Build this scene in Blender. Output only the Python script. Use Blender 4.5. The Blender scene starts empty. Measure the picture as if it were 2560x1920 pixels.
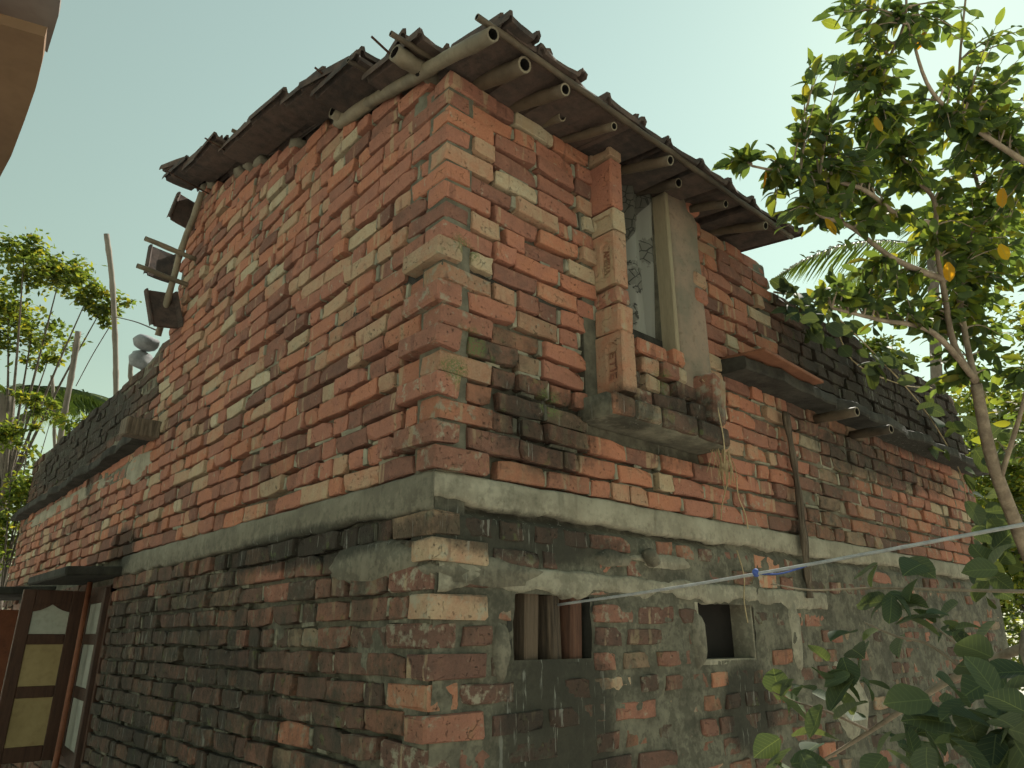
import bpy, bmesh, math, random
import numpy as np
from mathutils import Vector, Matrix, Euler, noise
random.seed(7); np.random.seed(7)
R_ = math.radians
scene = bpy.context.scene
col = scene.collection

# ------------------------------------------------------------------ camera
F, PIT, HEAD = 1800.0, R_(19.43), R_(48.3)          # focal length in pixels of a 2560 px wide frame
CAM = Vector((-1.2485, -1.7504, 1.6))
FW = Vector((math.cos(HEAD)*math.cos(PIT), math.sin(HEAD)*math.cos(PIT), math.sin(PIT)))
RT = Vector((math.sin(HEAD), -math.cos(HEAD), 0)); UP = RT.cross(FW)
cd = bpy.data.cameras.new('camera'); cam = bpy.data.objects.new('camera', cd); col.objects.link(cam)
cd.sensor_width = 36; cd.lens = 36*F/2560; cd.clip_start = 0.05; cd.clip_end = 3000
cam.matrix_world = Matrix((( RT.x, UP.x, -FW.x, CAM.x), (RT.y, UP.y, -FW.y, CAM.y), (RT.z, UP.z, -FW.z, CAM.z), (0, 0, 0, 1)))
scene.camera = cam

# ------------------------------------------------------------------ sky, sun, exposure
SUN_EL, SUN_AZ = R_(42), R_(8)                      # azimuth counted from +X towards +Y
w = bpy.data.worlds.new('World'); scene.world = w; w.use_nodes = True
nt = w.node_tree; nt.nodes.clear()
sky = nt.nodes.new('ShaderNodeTexSky'); sky.sky_type = 'NISHITA'; sky.sun_disc = False
sky.sun_elevation = SUN_EL; sky.sun_rotation = R_(90) - SUN_AZ
sky.air_density = 2.5; sky.dust_density = 0.25; sky.ozone_density = 1.0; sky.altitude = 0
hs = nt.nodes.new('ShaderNodeHueSaturation'); hs.inputs['Saturation'].default_value = 0.42
mu = nt.nodes.new('ShaderNodeMix'); mu.data_type = 'RGBA'; mu.blend_type = 'MULTIPLY'; mu.inputs[0].default_value = 1
mu.inputs[7].default_value = (0.85, 1.03, 0.87, 1)
bg = nt.nodes.new('ShaderNodeBackground'); bg.inputs[1].default_value = 0.074
wo = nt.nodes.new('ShaderNodeOutputWorld')
nt.links.new(sky.outputs[0], hs.inputs['Color']); nt.links.new(hs.outputs[0], mu.inputs[6])
nt.links.new(mu.outputs[2], bg.inputs[0]); nt.links.new(bg.outputs[0], wo.inputs[0])
sl = bpy.data.lights.new('sun', 'SUN'); sl.energy = 5.0; sl.angle = R_(0.6); sl.color = (1, .93, .8)
so = bpy.data.objects.new('sun', sl); col.objects.link(so)
so.rotation_euler = Vector((-math.cos(SUN_EL)*math.cos(SUN_AZ), -math.cos(SUN_EL)*math.sin(SUN_AZ), -math.sin(SUN_EL))).to_track_quat('-Z', 'Y').to_euler()
vs = scene.view_settings
vs.view_transform = 'Standard'; vs.look = 'None'; vs.exposure = 0.70; vs.gamma = 1; vs.use_curve_mapping = False
scene.render.engine = 'CYCLES'; scene.cycles.max_bounces = 5; scene.cycles.diffuse_bounces = 3; scene.cycles.glossy_bounces = 2; scene.cycles.use_adaptive_sampling = True; scene.cycles.adaptive_threshold = .03; scene.cycles.adaptive_min_samples = 16; scene.cycles.use_denoising = True; scene.cycles.transparent_max_bounces = 8

# ------------------------------------------------------------------ helpers
def ray(x, y): return FW + RT*((x-1280)/F) + UP*((960-y)/F)
def at(x, y, dist): return CAM + ray(x, y)*dist                    # a point of the photograph at a depth in metres
def onR(x, y, y0=0.0): d = ray(x, y); return CAM + d*((y0-CAM.y)/d.y)
def onL(x, y, x0=0.0): d = ray(x, y); return CAM + d*((x0-CAM.x)/d.x)
def onZ(x, y, z0): d = ray(x, y); return CAM + d*((z0-CAM.z)/d.z)
def proj(p):
    d = Vector(p)-CAM; k = d.dot(FW)
    return (1280+F*d.dot(RT)/k, 960-F*d.dot(UP)/k, k) if k > .05 else (-9e9, -9e9, k)
def tag(o, label=None, cat=None, group=None, kind=None):
    if label: o['label'] = label
    if cat: o['category'] = cat
    if group: o['group'] = group
    if kind: o['kind'] = kind
    return o
def empty(name, loc=(0, 0, 0)):
    o = bpy.data.objects.new(name, None); col.objects.link(o); o.location = loc; o.empty_display_size = .1; return o
def link(name, me, parent=None, mat=None):
    o = bpy.data.objects.new(name, me); col.objects.link(o)
    if mat is not None and not me.materials: me.materials.append(mat)
    if parent is not None:
        o.parent = parent; o.matrix_parent_inverse = parent.matrix_world.inverted() if parent.type == 'EMPTY' and parent.location.length == 0 else Matrix.Translation(-WORLD.get(parent, Vector()))
    return o
WORLD = {}
def smooth(me):
    me.polygons.foreach_set('use_smooth', [True]*len(me.polygons)); return me
class MB:
    """collects vertices and faces of ONE mesh"""
    def __init__(s): s.v = []; s.f = []; s.c = []
    def add(s, vs_, fs, c=None):
        n = len(s.v); s.v += [tuple(v) for v in vs_]; s.f += [tuple(i+n for i in f) for f in fs]
        if c is not None: s.c += [c]*len(vs_)
    def box(s, a, b, j=0.0):
        x0, y0, z0 = a; x1, y1, z1 = b
        vv = [(x0,y0,z0),(x1,y0,z0),(x1,y1,z0),(x0,y1,z0),(x0,y0,z1),(x1,y0,z1),(x1,y1,z1),(x0,y1,z1)]
        if j: vv = [tuple(c+random.uniform(-j, j) for c in v) for v in vv]
        s.add(vv, [(0,3,2,1),(4,5,6,7),(0,1,5,4),(1,2,6,5),(2,3,7,6),(3,0,4,7)])
    def obox(s, M, size, bev=0.0):
        hx, hy, hz = (c/2 for c in size)
        if bev <= 0:
            vv = [M @ Vector((sx*hx, sy*hy, sz*hz)) for sz in (-1, 1) for sy in (-1, 1) for sx in (-1, 1)]
            s.add(vv, [(0,2,3,1),(4,5,7,6),(0,1,5,4),(1,3,7,5),(3,2,6,7),(2,0,4,6)]); return
        b = bev; vv = []; idx = {}
        for sx in (-1, 1):
            for sy in (-1, 1):
                for sz in (-1, 1):
                    for a, p in enumerate(((sx*hx, sy*(hy-b), sz*(hz-b)), (sx*(hx-b), sy*hy, sz*(hz-b)), (sx*(hx-b), sy*(hy-b), sz*hz))):
                        idx[sx, sy, sz, a] = len(vv); vv.append(M @ Vector(p))
        fs = []
        for sg in (-1, 1):
            q = [(-1,-1),(1,-1),(1,1),(-1,1)]
            fs.append([idx[sg, p[0], p[1], 0] for p in q]); fs.append([idx[p[0], sg, p[1], 1] for p in q]); fs.append([idx[p[0], p[1], sg, 2] for p in q])
            for sg2 in (-1, 1):
                fs.append([idx[sg, sg2, -1, 0], idx[sg, sg2, -1, 1], idx[sg, sg2, 1, 1], idx[sg, sg2, 1, 0]])
                fs.append([idx[sg, -1, sg2, 0], idx[sg, -1, sg2, 2], idx[sg, 1, sg2, 2], idx[sg, 1, sg2, 0]])
                fs.append([idx[-1, sg, sg2, 1], idx[-1, sg, sg2, 2], idx[1, sg, sg2, 2], idx[1, sg, sg2, 1]])
                for sg3 in (-1, 1): fs.append([idx[sg, sg2, sg3, a] for a in range(3)])
        s.add(vv, fs)
    def tube(s, pts, rad, n=8, cap=True, hollow=0.0):
        pts = [Vector(p) for p in pts]; rings = []
        rads = rad if isinstance(rad, (list, tuple)) else [rad]*len(pts)
        ref = Vector((.31, .2, .93))
        vv = []
        for i, p in enumerate(pts):
            t = (pts[min(i+1, len(pts)-1)]-pts[max(i-1, 0)]).normalized()
            a = t.cross(ref).normalized(); b = t.cross(a)
            for k in range(n):
                an = 2*math.pi*k/n; vv.append(p+(a*math.cos(an)+b*math.sin(an))*rads[i])
        fs = [(i*n+k, i*n+(k+1) % n, (i+1)*n+(k+1) % n, (i+1)*n+k) for i in range(len(pts)-1) for k in range(n)]
        if hollow:
            base = len(vv)
            for end, i in ((0, 0), (1, len(pts)-1)):
                t = (pts[1]-pts[0]).normalized() if end == 0 else (pts[-2]-pts[-1]).normalized()
                b0 = len(vv)
                for k in range(n): vv.append(pts[i]+(vv[i*n+k]-pts[i])*hollow)
                for k in range(n): vv.append(pts[i]+t*.12+(vv[i*n+k]-pts[i])*hollow)
                fs += [(i*n+k, i*n+(k+1) % n, b0+(k+1) % n, b0+k) for k in range(n)]
                fs += [(b0+k, b0+(k+1) % n, b0+n+(k+1) % n, b0+n+k) for k in range(n)]
                fs.append(tuple(b0+n+k for k in range(n)))
        elif cap:
            fs.append(tuple(range(n))[::-1]); fs.append(tuple((len(pts)-1)*n+k for k in range(n)))
        s.add(vv, fs)
    def mesh(s, name, mat=None, sm=False):
        me = bpy.data.meshes.new(name); me.from_pydata(s.v, [], s.f)
        if s.c:
            ca = me.color_attributes.new('tone', 'FLOAT_COLOR', 'POINT')
            ca.data.foreach_set('color', np.array(s.c, dtype=np.float32).ravel())
        bm = bmesh.new(); bm.from_mesh(me); bmesh.ops.recalc_face_normals(bm, faces=bm.faces); bm.to_mesh(me); bm.free()
        if mat: me.materials.append(mat)
        if sm: smooth(me)
        return me
    def build(s, name, mat, parent=None, sm=False):
        return link(name, s.mesh(name, mat, sm), parent)
def fbm(x, y, z=0.0, o=3): return noise.fractal(Vector((x, y, z)), 1.0, 2.0, o)

# ------------------------------------------------------------------ materials
def N(t, typ, **kw):
    n = t.nodes.new(typ)
    for k, v in kw.items():
        if k in n.inputs: n.inputs[k].default_value = v
        else: setattr(n, k, v)
    return n
def newmat(name):
    m = bpy.data.materials.new(name); m.use_nodes = True; t = m.node_tree; t.nodes.clear()
    out = t.nodes.new('ShaderNodeOutputMaterial'); b = t.nodes.new('ShaderNodeBsdfPrincipled')
    t.links.new(b.outputs[0], out.inputs[0]); b.inputs['Specular IOR Level'].default_value = .25
    return m, t, b, out
def mix(t, fac, a, b, mode='MIX'):
    n = N(t, 'ShaderNodeMix', data_type='RGBA', blend_type=mode)
    for i, v in ((0, fac), (6, a), (7, b)):
        if hasattr(v, 'links'): t.links.new(v, n.inputs[i])
        else: n.inputs[i].default_value = v if i == 0 else (*v[:3], 1)
    return n.outputs[2]
def math_(t, op, a, b=0.0, c=None):
    n = N(t, 'ShaderNodeMath', operation=op)
    for i, v in enumerate((a, b, c)):
        if v is None: continue
        if hasattr(v, 'links'): t.links.new(v, n.inputs[i])
        else: n.inputs[i].default_value = v
    return n.outputs[0]
def step(t, v, lo, hi, a=0.0, b=1.0):
    n = N(t, 'ShaderNodeMapRange', interpolation_type='SMOOTHSTEP')
    t.links.new(v, n.inputs[0]); 
    for i, q in ((1, lo), (2, hi), (3, a), (4, b)):
        if hasattr(q, 'links'): t.links.new(q, n.inputs[i])
        else: n.inputs[i].default_value = q
    return n.outputs[0]
def ntex(t, vec, scale, detail=4, rough=.6, stretch=None):
    if stretch:
        mp = N(t, 'ShaderNodeMapping'); mp.inputs['Scale'].default_value = stretch; t.links.new(vec, mp.inputs[0]); vec = mp.outputs[0]
    n = N(t, 'ShaderNodeTexNoise'); n.inputs['Scale'].default_value = scale; n.inputs['Detail'].default_value = detail; n.inputs['Roughness'].default_value = rough
    t.links.new(vec, n.inputs['Vector']); return n.outputs[0]
def ramp(t, v, stops):
    n = N(t, 'ShaderNodeValToRGB'); e = n.color_ramp.elements
    while len(e) < len(stops): e.new(.5)
    for el, (p, c) in zip(e, stops): el.position = p; el.color = (*c, 1)
    t.links.new(v, n.inputs[0]); return n.outputs[0]
def bump(t, b, h, s=.4, d=.01):
    n = N(t, 'ShaderNodeBump'); n.inputs['Strength'].default_value = s; n.inputs['Distance'].default_value = d
    t.links.new(h, n.inputs['Height']); t.links.new(n.outputs[0], b.inputs['Normal'])
def pos(t): return t.nodes.new('ShaderNodeNewGeometry').outputs['Position']

# algae and soot stains of the old walls: where they sit on the house (centre, radii, strength)
STAINS = [((.52, 0, 1.20), (.40, .3, .70), 1.1), ((1.0, 0, 1.35), (.5, .2, .4), .5), ((2.6, 0, 1.4), (1.0, .2, .4), .45), ((1.62, 0, 1.33), (.30, .3, .28), .95), ((.48, 0, 2.30), (.5, .2, .28), .80), ((1.2, 0, 2.32), (.5, .2, .12), .6),
          ((3.9, 0, 3.15), (2.0, .4, .56), 1.25), ((.4, .1, 1.91), (.75, .5, .13), .95), ((0, .9, 1.92), (.3, 1.3, .12), .92), ((.25, 0, 1.75), (.4, .2, .1), .6),
          ((0, 5.5, 3.22), (.5, 2.5, .42), 1.15), ((0, 3.35, 2.12), (.3, .42, .22), 1.0), ((0, 4.6, 2.75), (.2, .25, .22), .8), ((.8, -.1, 2.42), (.28, .2, .14), .8),
          ((1.25, -.1, 2.48), (.4, .25, .2), .75), ((0, 2.4, 1.3), (.25, 2.8, 1.0), .76), ((.15, 0, 2.03), (.55, .2, .10), .55), ((0, 1.2, 2.0), (.2, 2.2, .12), .5), ((3.6, 0, 2.62), (1.9, .3, .22), .75),
          ((1.1, 0, 1.86), (.5, .2, .1), .5), ((0, .45, 1.5), (.2, .6, .5), .5)]
gg = bpy.data.node_groups.new('stains', 'ShaderNodeTree')
gg.interface.new_socket('Stain', in_out='OUTPUT', socket_type='NodeSocketFloat')
go = gg.nodes.new('NodeGroupOutput'); gp = pos(gg); acc = None
for c, r, s in STAINS:
    a = N(gg, 'ShaderNodeVectorMath', operation='SUBTRACT'); a.inputs[1].default_value = c; gg.links.new(gp, a.inputs[0])
    d = N(gg, 'ShaderNodeVectorMath', operation='DIVIDE'); d.inputs[1].default_value = r; gg.links.new(a.outputs[0], d.inputs[0])
    ln = N(gg, 'ShaderNodeVectorMath', operation='LENGTH'); gg.links.new(d.outputs[0], ln.inputs[0])
    v = step(gg, ln.outputs['Value'], 1.15, .35, 0.0, s)
    acc = v if acc is None else math_(gg, 'MAXIMUM', acc, v)
n1 = ntex(gg, gp, 5.0, 4, .65); n2 = ntex(gg, gp, 14.0, 3, .6, (1, 1, .12))
nn = math_(gg, 'ADD', math_(gg, 'MULTIPLY', n1, .62), math_(gg, 'MULTIPLY', n2, .38))
thr = math_(gg, 'SUBTRACT', 1.02, math_(gg, 'MULTIPLY', acc, .78))
n3 = ntex(gg, gp, 42.0, 2, .7)
nn = math_(gg, 'ADD', math_(gg, 'MULTIPLY', nn, .72), math_(gg, 'MULTIPLY', n3, .28))
gg.links.new(step(gg, nn, math_(gg, 'SUBTRACT', thr, .17), math_(gg, 'ADD', thr, .17)), go.inputs[0])
def stains(t):
    n = t.nodes.new('ShaderNodeGroup'); n.node_tree = gg; return n.outputs[0]

BRICK_RAMP = [(0.0, (.085, .052, .044)), (.22, (.21, .105, .080)), (.45, (.395, .172, .120)), (.60, (.465, .195, .118)), (.72, (.43, .255, .168)), (.86, (.46, .345, .23)), (1.0, (.50, .43, .31))]
def brick_material(name, objcol):
    m, t, b, out = newmat(name); p = pos(t)
    if objcol: c = t.nodes.new('ShaderNodeObjectInfo').outputs['Color']
    else:
        n = t.nodes.new('ShaderNodeAttribute'); n.attribute_name = 'tone'; c = n.outputs['Color']
    sp = N(t, 'ShaderNodeSeparateColor'); t.links.new(c, sp.inputs[0])
    tone, smear, dirt = sp.outputs[0], sp.outputs[1], sp.outputs[2]
    big = ntex(t, p, 16, 3, .6); fine = ntex(t, p, 130, 3, .7)
    tv = math_(t, 'ADD', tone, math_(t, 'MULTIPLY', math_(t, 'SUBTRACT', big, .5), .34))
    base = ramp(t, tv, BRICK_RAMP)
    base = mix(t, math_(t, 'MULTIPLY', step(t, fine, .35, .7), .35), base, (.62, .55, .5), 'MULTIPLY')
    vo = N(t, 'ShaderNodeTexVoronoi', feature='DISTANCE_TO_EDGE'); vo.inputs['Scale'].default_value = 17
    wp = N(t, 'ShaderNodeVectorMath', operation='ADD'); wn = N(t, 'ShaderNodeTexNoise'); wn.inputs['Scale'].default_value = 20; wn.inputs['Detail'].default_value = 3; t.links.new(p, wn.inputs['Vector'])
    ws = N(t, 'ShaderNodeVectorMath', operation='SCALE'); ws.inputs['Scale'].default_value = .07; t.links.new(wn.outputs['Color'], ws.inputs[0]); t.links.new(p, wp.inputs[0]); t.links.new(ws.outputs[0], wp.inputs[1]); t.links.new(wp.outputs[0], vo.inputs['Vector'])
    crack = math_(t, 'MULTIPLY', step(t, vo.outputs['Distance'], .022, .0), step(t, big, .56, .62))
    base = mix(t, math_(t, 'MULTIPLY', crack, .40), base, (.05, .035, .028))
    pit = step(t, ntex(t, p, 75, 3, .6), .62, .72)
    base = mix(t, math_(t, 'MULTIPLY', pit, .5), base, (.07, .05, .04))
    # cement left on the face
    sm = step(t, math_(t, 'ADD', ntex(t, p, 26, 4, .62), math_(t, 'MULTIPLY', smear, .5)), .66, .80)
    base = mix(t, math_(t, 'MULTIPLY', sm, .8), base, (.36, .33, .25))
    bandn = ntex(t, p, 15, 3, .55, (1, 1, .16))
    base = mix(t, math_(t, 'MULTIPLY', step(t, bandn, .60, .66), .62), base, (.43, .32, .20))
    base = mix(t, math_(t, 'MULTIPLY', step(t, bandn, .37, .31), .5), base, (.16, .075, .055))
    # general dirt of the old courses
    dm = step(t, ntex(t, p, 9, 4, .7), .62, .32)
    base = mix(t, math_(t, 'MULTIPLY', dirt, math_(t, 'MULTIPLY_ADD', dm, .36, .56)), base, (.058, .050, .038))
    st = stains(t)
    base = mix(t, math_(t, 'MULTIPLY', st, .80), base, (.030, .027, .022))
    drip = math_(t, 'MULTIPLY', step(t, ntex(t, p, 45, 3, .75, (1, 1, .06)), .60, .68), math_(t, 'MULTIPLY', st, .5))
    base = mix(t, drip, base, (.30, .30, .27))
    gr = math_(t, 'MULTIPLY', step(t, big, .60, .70), math_(t, 'MULTIPLY', dirt, .4))
    for c_ in ((.09, -.03, 2.87), (.13, -.02, 2.53), (.06, -.03, 2.42), (.50, -.01, 2.40), (1.08, -.1, 2.60)):       # moss cushions
        ds = N(t, 'ShaderNodeVectorMath', operation='DISTANCE'); ds.inputs[1].default_value = c_; t.links.new(p, ds.inputs[0])
        gr = math_(t, 'MAXIMUM', gr, math_(t, 'MULTIPLY', math_(t, 'MULTIPLY', step(t, math_(t, 'MULTIPLY_ADD', big, .10, ds.outputs['Value']), .125, .085), step(t, fine, .38, .56)), .8))
    base = mix(t, gr, base, (.105, .14, .05))
    t.links.new(base, b.inputs['Base Color']); b.inputs['Roughness'].default_value = .92
    h = math_(t, 'SUBTRACT', math_(t, 'ADD', math_(t, 'MULTIPLY', fine, .5), math_(t, 'MULTIPLY', big, .5)), math_(t, 'ADD', math_(t, 'MULTIPLY', crack, .6), math_(t, 'MULTIPLY', pit, .7)))
    bump(t, b, h, 1.0, .009)
    return m
def cement_material(name, c1, c2, stain=True, sc=8, bmp=.5, blots=.5):
    m, t, b, out = newmat(name); p = pos(t)
    n = ntex(t, p, sc, 4, .65); f = ntex(t, p, 120, 2, .7)
    base = mix(t, step(t, n, .3, .7), c1, c2)
    base = mix(t, math_(t, 'MULTIPLY', step(t, ntex(t, p, 30, 3, .7), .55, .7), .35), base, (.45, .42, .38), 'MULTIPLY')
    sp_ = N(t, 'ShaderNodeSeparateXYZ'); t.links.new(p, sp_.inputs[0])
    old = step(t, sp_.outputs[2], 2.12, 1.96)
    blot = step(t, math_(t, 'ADD', math_(t, 'MULTIPLY', ntex(t, p, 6.5, 4, .7), .6), math_(t, 'MULTIPLY', ntex(t, p, 38, 2, .75), .4)), .545, .44)
    if stain: base = mix(t, math_(t, 'MULTIPLY', math_(t, 'MULTIPLY', blot, old), blots), base, (.036, .035, .027))
    if stain:
        st = stains(t); base = mix(t, math_(t, 'MULTIPLY', st, .86), base, (.034, .032, .025))
        drip = math_(t, 'MULTIPLY', step(t, ntex(t, p, 45, 3, .75, (1, 1, .06)), .60, .68), math_(t, 'MULTIPLY', st, .5))
        base = mix(t, drip, base, (.30, .30, .27))
        base = mix(t, math_(t, 'MULTIPLY', step(t, ntex(t, p, 11, 3, .6, (1, 1, .15)), .58, .72), .45), base, (.07, .065, .05))
    t.links.new(base, b.inputs['Base Color']); b.inputs['Roughness'].default_value = .95
    bump(t, b, math_(t, 'ADD', ntex(t, p, 55, 3, .7), math_(t, 'MULTIPLY', f, .6)), bmp, .006)
    return m
def plain(name, c1, c2, rough=.8, sc=20, bmp=.3, stretch=None, coord='pos', spec=.25):
    m, t, b, out = newmat(name)
    p = pos(t) if coord == 'pos' else t.nodes.new('ShaderNodeTexCoord').outputs['Object']
    n = ntex(t, p, sc, 5, .65, stretch); f = ntex(t, p, sc*6, 4, .6, stretch)
    oi = t.nodes.new('ShaderNodeObjectInfo')
    base = mix(t, step(t, math_(t, 'MULTIPLY_ADD', oi.outputs['Random'], .25, n), .35, .85), c1, c2)
    base = mix(t, math_(t, 'MULTIPLY', step(t, f, .4, .75), .3), base, (.5, .45, .4), 'MULTIPLY')
    t.links.new(base, b.inputs['Base Color']); b.inputs['Roughness'].default_value = rough; b.inputs['Specular IOR Level'].default_value = spec
    bump(t, b, math_(t, 'ADD', n, math_(t, 'MULTIPLY', f, .5)), bmp, .006)
    return m
def leaf_material(name, cols, trans=.5, tcol=1.8, spec=.2):
    m, t, b, out = newmat(name)
    oi = t.nodes.new('ShaderNodeObjectInfo'); a = t.nodes.new('ShaderNodeAttribute'); a.attribute_name = 'tone'
    sp = N(t, 'ShaderNodeSeparateColor'); t.links.new(a.outputs['Color'], sp.inputs[0])
    v = math_(t, 'FRACT', math_(t, 'ADD', oi.outputs['Random'], sp.outputs[0]))
    base = ramp(t, v, cols)
    p = t.nodes.new('ShaderNodeTexCoord').outputs['Object']
    sx = N(t, 'ShaderNodeSeparateXYZ'); t.links.new(p, sx.inputs[0]); ax_ = math_(t, 'ABSOLUTE', sx.outputs[0])
    rib = step(t, ax_, .018, .006); vn = step(t, math_(t, 'SINE', math_(t, 'MULTIPLY', math_(t, 'SUBTRACT', sx.outputs[1], math_(t, 'MULTIPLY', ax_, .7)), 52.0)), .86, .99)
    base = mix(t, math_(t, 'MULTIPLY', math_(t, 'MAXIMUM', rib, math_(t, 'MULTIPLY', vn, .5)), .45), base, (.22, .26, .12))
    base = mix(t, math_(t, 'MULTIPLY', ntex(t, p, 4, 5, .7), .4), base, (.4, .45, .3), 'MULTIPLY')
    t.links.new(base, b.inputs['Base Color']); b.inputs['Roughness'].default_value = .62; b.inputs['Specular IOR Level'].default_value = spec
    tr = t.nodes.new('ShaderNodeBsdfTranslucent')
    t.links.new(mix(t, 1.0, base, (tcol*1.2, tcol*1.15, tcol*.40), 'MULTIPLY'), tr.inputs[0])
    ms = t.nodes.new('ShaderNodeMixShader'); ms.inputs[0].default_value = trans
    t.links.new(b.outputs[0], ms.inputs[1]); t.links.new(tr.outputs[0], ms.inputs[2]); t.links.new(ms.outputs[0], out.inputs[0])
    return m
M = {}
M['brick'] = brick_material('brick_single', True); M['brickm'] = brick_material('brick_joined', False)
M['mortar'] = cement_material('mortar', (.085, .078, .060), (.185, .170, .128))
M['mortar_p'] = cement_material('squeezed_mortar', (.20, .185, .14), (.32, .295, .22))
M['cement'] = cement_material('cement_band', (.145, .128, .098), (.225, .202, .155), sc=5, bmp=.3, blots=.4)
M['plaster'] = cement_material('pale_plaster', (.235, .208, .158), (.345, .315, .245), sc=6, bmp=.3, blots=.3)
M['slab'] = cement_material('cornice_concrete', (.026, .024, .021), (.062, .057, .048))
M['bamboo_d'] = plain('smoked_bamboo', (.055, .042, .032), (.13, .098, .068), .6, 6, .2)  # darker brown copy of the bamboo, for rafters, battens and stubs
M['bamboo'] = plain('bamboo', (.15, .125, .092), (.27, .225, .16), .6, 6, .2, (1, 1, 1))
M['bamboo_end'] = plain('bamboo_cut', (.13, .108, .08), (.24, .20, .145))
M['tile'] = plain('clay_tile', (.045, .038, .036), (.115, .080, .066), .9, 16, .6)
M['wood'] = plain('dark_wood', (.035, .018, .013), (.085, .04, .026), .6, 9, .3, (6, 6, .6))
M['plank'] = plain('pale_plank', (.26, .215, .145), (.34, .285, .195), .8, 7, .3, (5, 5, .5))
M['oldwood'] = plain('weathered_wood', (.06, .045, .034), (.20, .155, .115), .9, 10, .5, (6, 6, .5))
M['slatwood'] = plain('rotten_wood', (.035, .026, .020), (.12, .085, .06), .9, 12, .6, (7, 7, .5))
M['oldred'] = plain('old_red_wood', (.06, .033, .025), (.14, .066, .044), .9, 10, .5, (6, 6, .5))
M['redpole'] = plain('red_bamboo', (.11, .038, .022), (.20, .07, .036), .6, 9, .2)
M['panel'] = plain('shutter_panel', (.34, .34, .285), (.45, .44, .37), .6, 5, .15)
M['panel_g'] = plain('shutter_panel_grey', (.22, .22, .19), (.32, .31, .27), .7, 5, .2)
M['panel_y'] = plain('shutter_panel_ochre', (.30, .215, .10), (.42, .31, .155), .6, 4, .15)
M['bark_d'] = plain('dark_bark', (.055, .045, .035), (.12, .10, .08), .9, 18, .5)
M['bark'] = plain('bark', (.16, .12, .09), (.34, .27, .20), .9, 18, .5)
M['pole'] = plain('grey_pole', (.11, .095, .08), (.22, .19, .16), .8, 8, .4, (1, 1, .3))
M['rust'] = plain('brown_sheet', (.125, .072, .042), (.195, .115, .065), .7, 3, .15, None)
M['greysheet'] = plain('grey_sheet', (.12, .11, .11), (.20, .18, .17), .6, 3, .15)
M['wire'] = plain('cable_sheath', (.30, .30, .31), (.45, .45, .46), .5, 30, .1)
M['blue'] = plain('blue_string', (.05, .08, .30), (.08, .13, .42), .7, 60, .3)
M['straw'] = plain('dry_vine', (.30, .22, .12), (.45, .36, .22), .8, 40, .3)
M['dark'] = plain('dark_interior', (.012, .010, .009), (.02, .017, .015), .9, 5, .1)  # near-black: darkness of rooms, openings and bamboo hollows put into the colour
M['inner'] = plain('inner_wall', (.10, .09, .075), (.16, .145, .12), .9, 5, .2)
M['sack'] = plain('grey_sack', (.22, .23, .25), (.36, .37, .38), .9, 12, .5)
M['ground'] = plain('bounce_ground', (.44, .41, .36), (.53, .50, .44), .95, 2.5, .4)  # ground out of view, coloured pale to brighten the walls by bounce
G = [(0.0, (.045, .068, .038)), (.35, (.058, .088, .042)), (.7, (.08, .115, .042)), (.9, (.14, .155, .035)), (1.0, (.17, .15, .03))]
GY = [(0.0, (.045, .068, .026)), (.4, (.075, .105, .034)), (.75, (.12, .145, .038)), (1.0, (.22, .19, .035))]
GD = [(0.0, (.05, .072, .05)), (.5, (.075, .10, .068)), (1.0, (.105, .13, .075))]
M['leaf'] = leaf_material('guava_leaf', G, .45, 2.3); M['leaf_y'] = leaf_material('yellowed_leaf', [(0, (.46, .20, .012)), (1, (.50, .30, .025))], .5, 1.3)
M['leaf_far'] = leaf_material('sunlit_foliage', GY, .55, 2.0); M['leaf_d'] = leaf_material('grey_green_leaf', GD, .25, 1.3, .04)  # leaf_d is the grey-green leaf of shrub, creeper and darker trees
M['frond'] = leaf_material('palm_frond', [(0, (.03, .055, .02)), (1, (.07, .10, .03))], .4)

# ------------------------------------------------------------------ ground
gb = MB(); gb.add([(-400, -400, 0), (400, -400, 0), (400, 400, 0), (-400, 400, 0)], [(0, 1, 2, 3)])
tag(gb.build('ground', M['ground']), 'unseen ground around the brick house, kept pale to bounce light onto the walls', kind='structure')

# ================================================================== the brick house
CH = .08                                             # one course
Z_BAND0, Z_BAND1 = 1.965, 2.08                       # cement lintel band
S_END, T_END = 5.12, 7.6                              # plan of the old house
S_UP, T_UP = 2.24, 3.12                              # plan of the upper room
Z_COR0, Z_COR1, Z_PAR = 2.79, 2.855, 3.44
def gable(t): return 3.60 + .335*max(0, t)
house = empty('brick_house', (0, 0, 0))
tag(house, 'old red brick house with tiled upper room and blackened parapets', 'house')
wallR = None

# openings on the right face (s0, s1, z0, z1)
WIN = (.85, 1.23, 2.76, 3.62); VENT = (.315, .675, 1.525, 1.735); HOLE = (1.31, 1.70, 1.52, 1.74)
SILLZ = (.66, 1.46, 2.36, 2.45)
OPEN_R = [WIN, VENT, HOLE]
OPEN_L = [(3.42, 4.12, .85, 1.92), (5.9, 6.9, 0, 1.9)]
def inside(u, z, rects, m=0.0): return any(a-m < u < b+m and c-m < z < d+m for a, b, c, d in rects)
def topR(s): return 3.60 if s < S_UP-.02 else Z_PAR + .03*math.sin(3*s)
def topL(t): return gable(t) if t < T_UP else (Z_PAR + max(0, .5-(t-T_UP))*.25)

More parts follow.
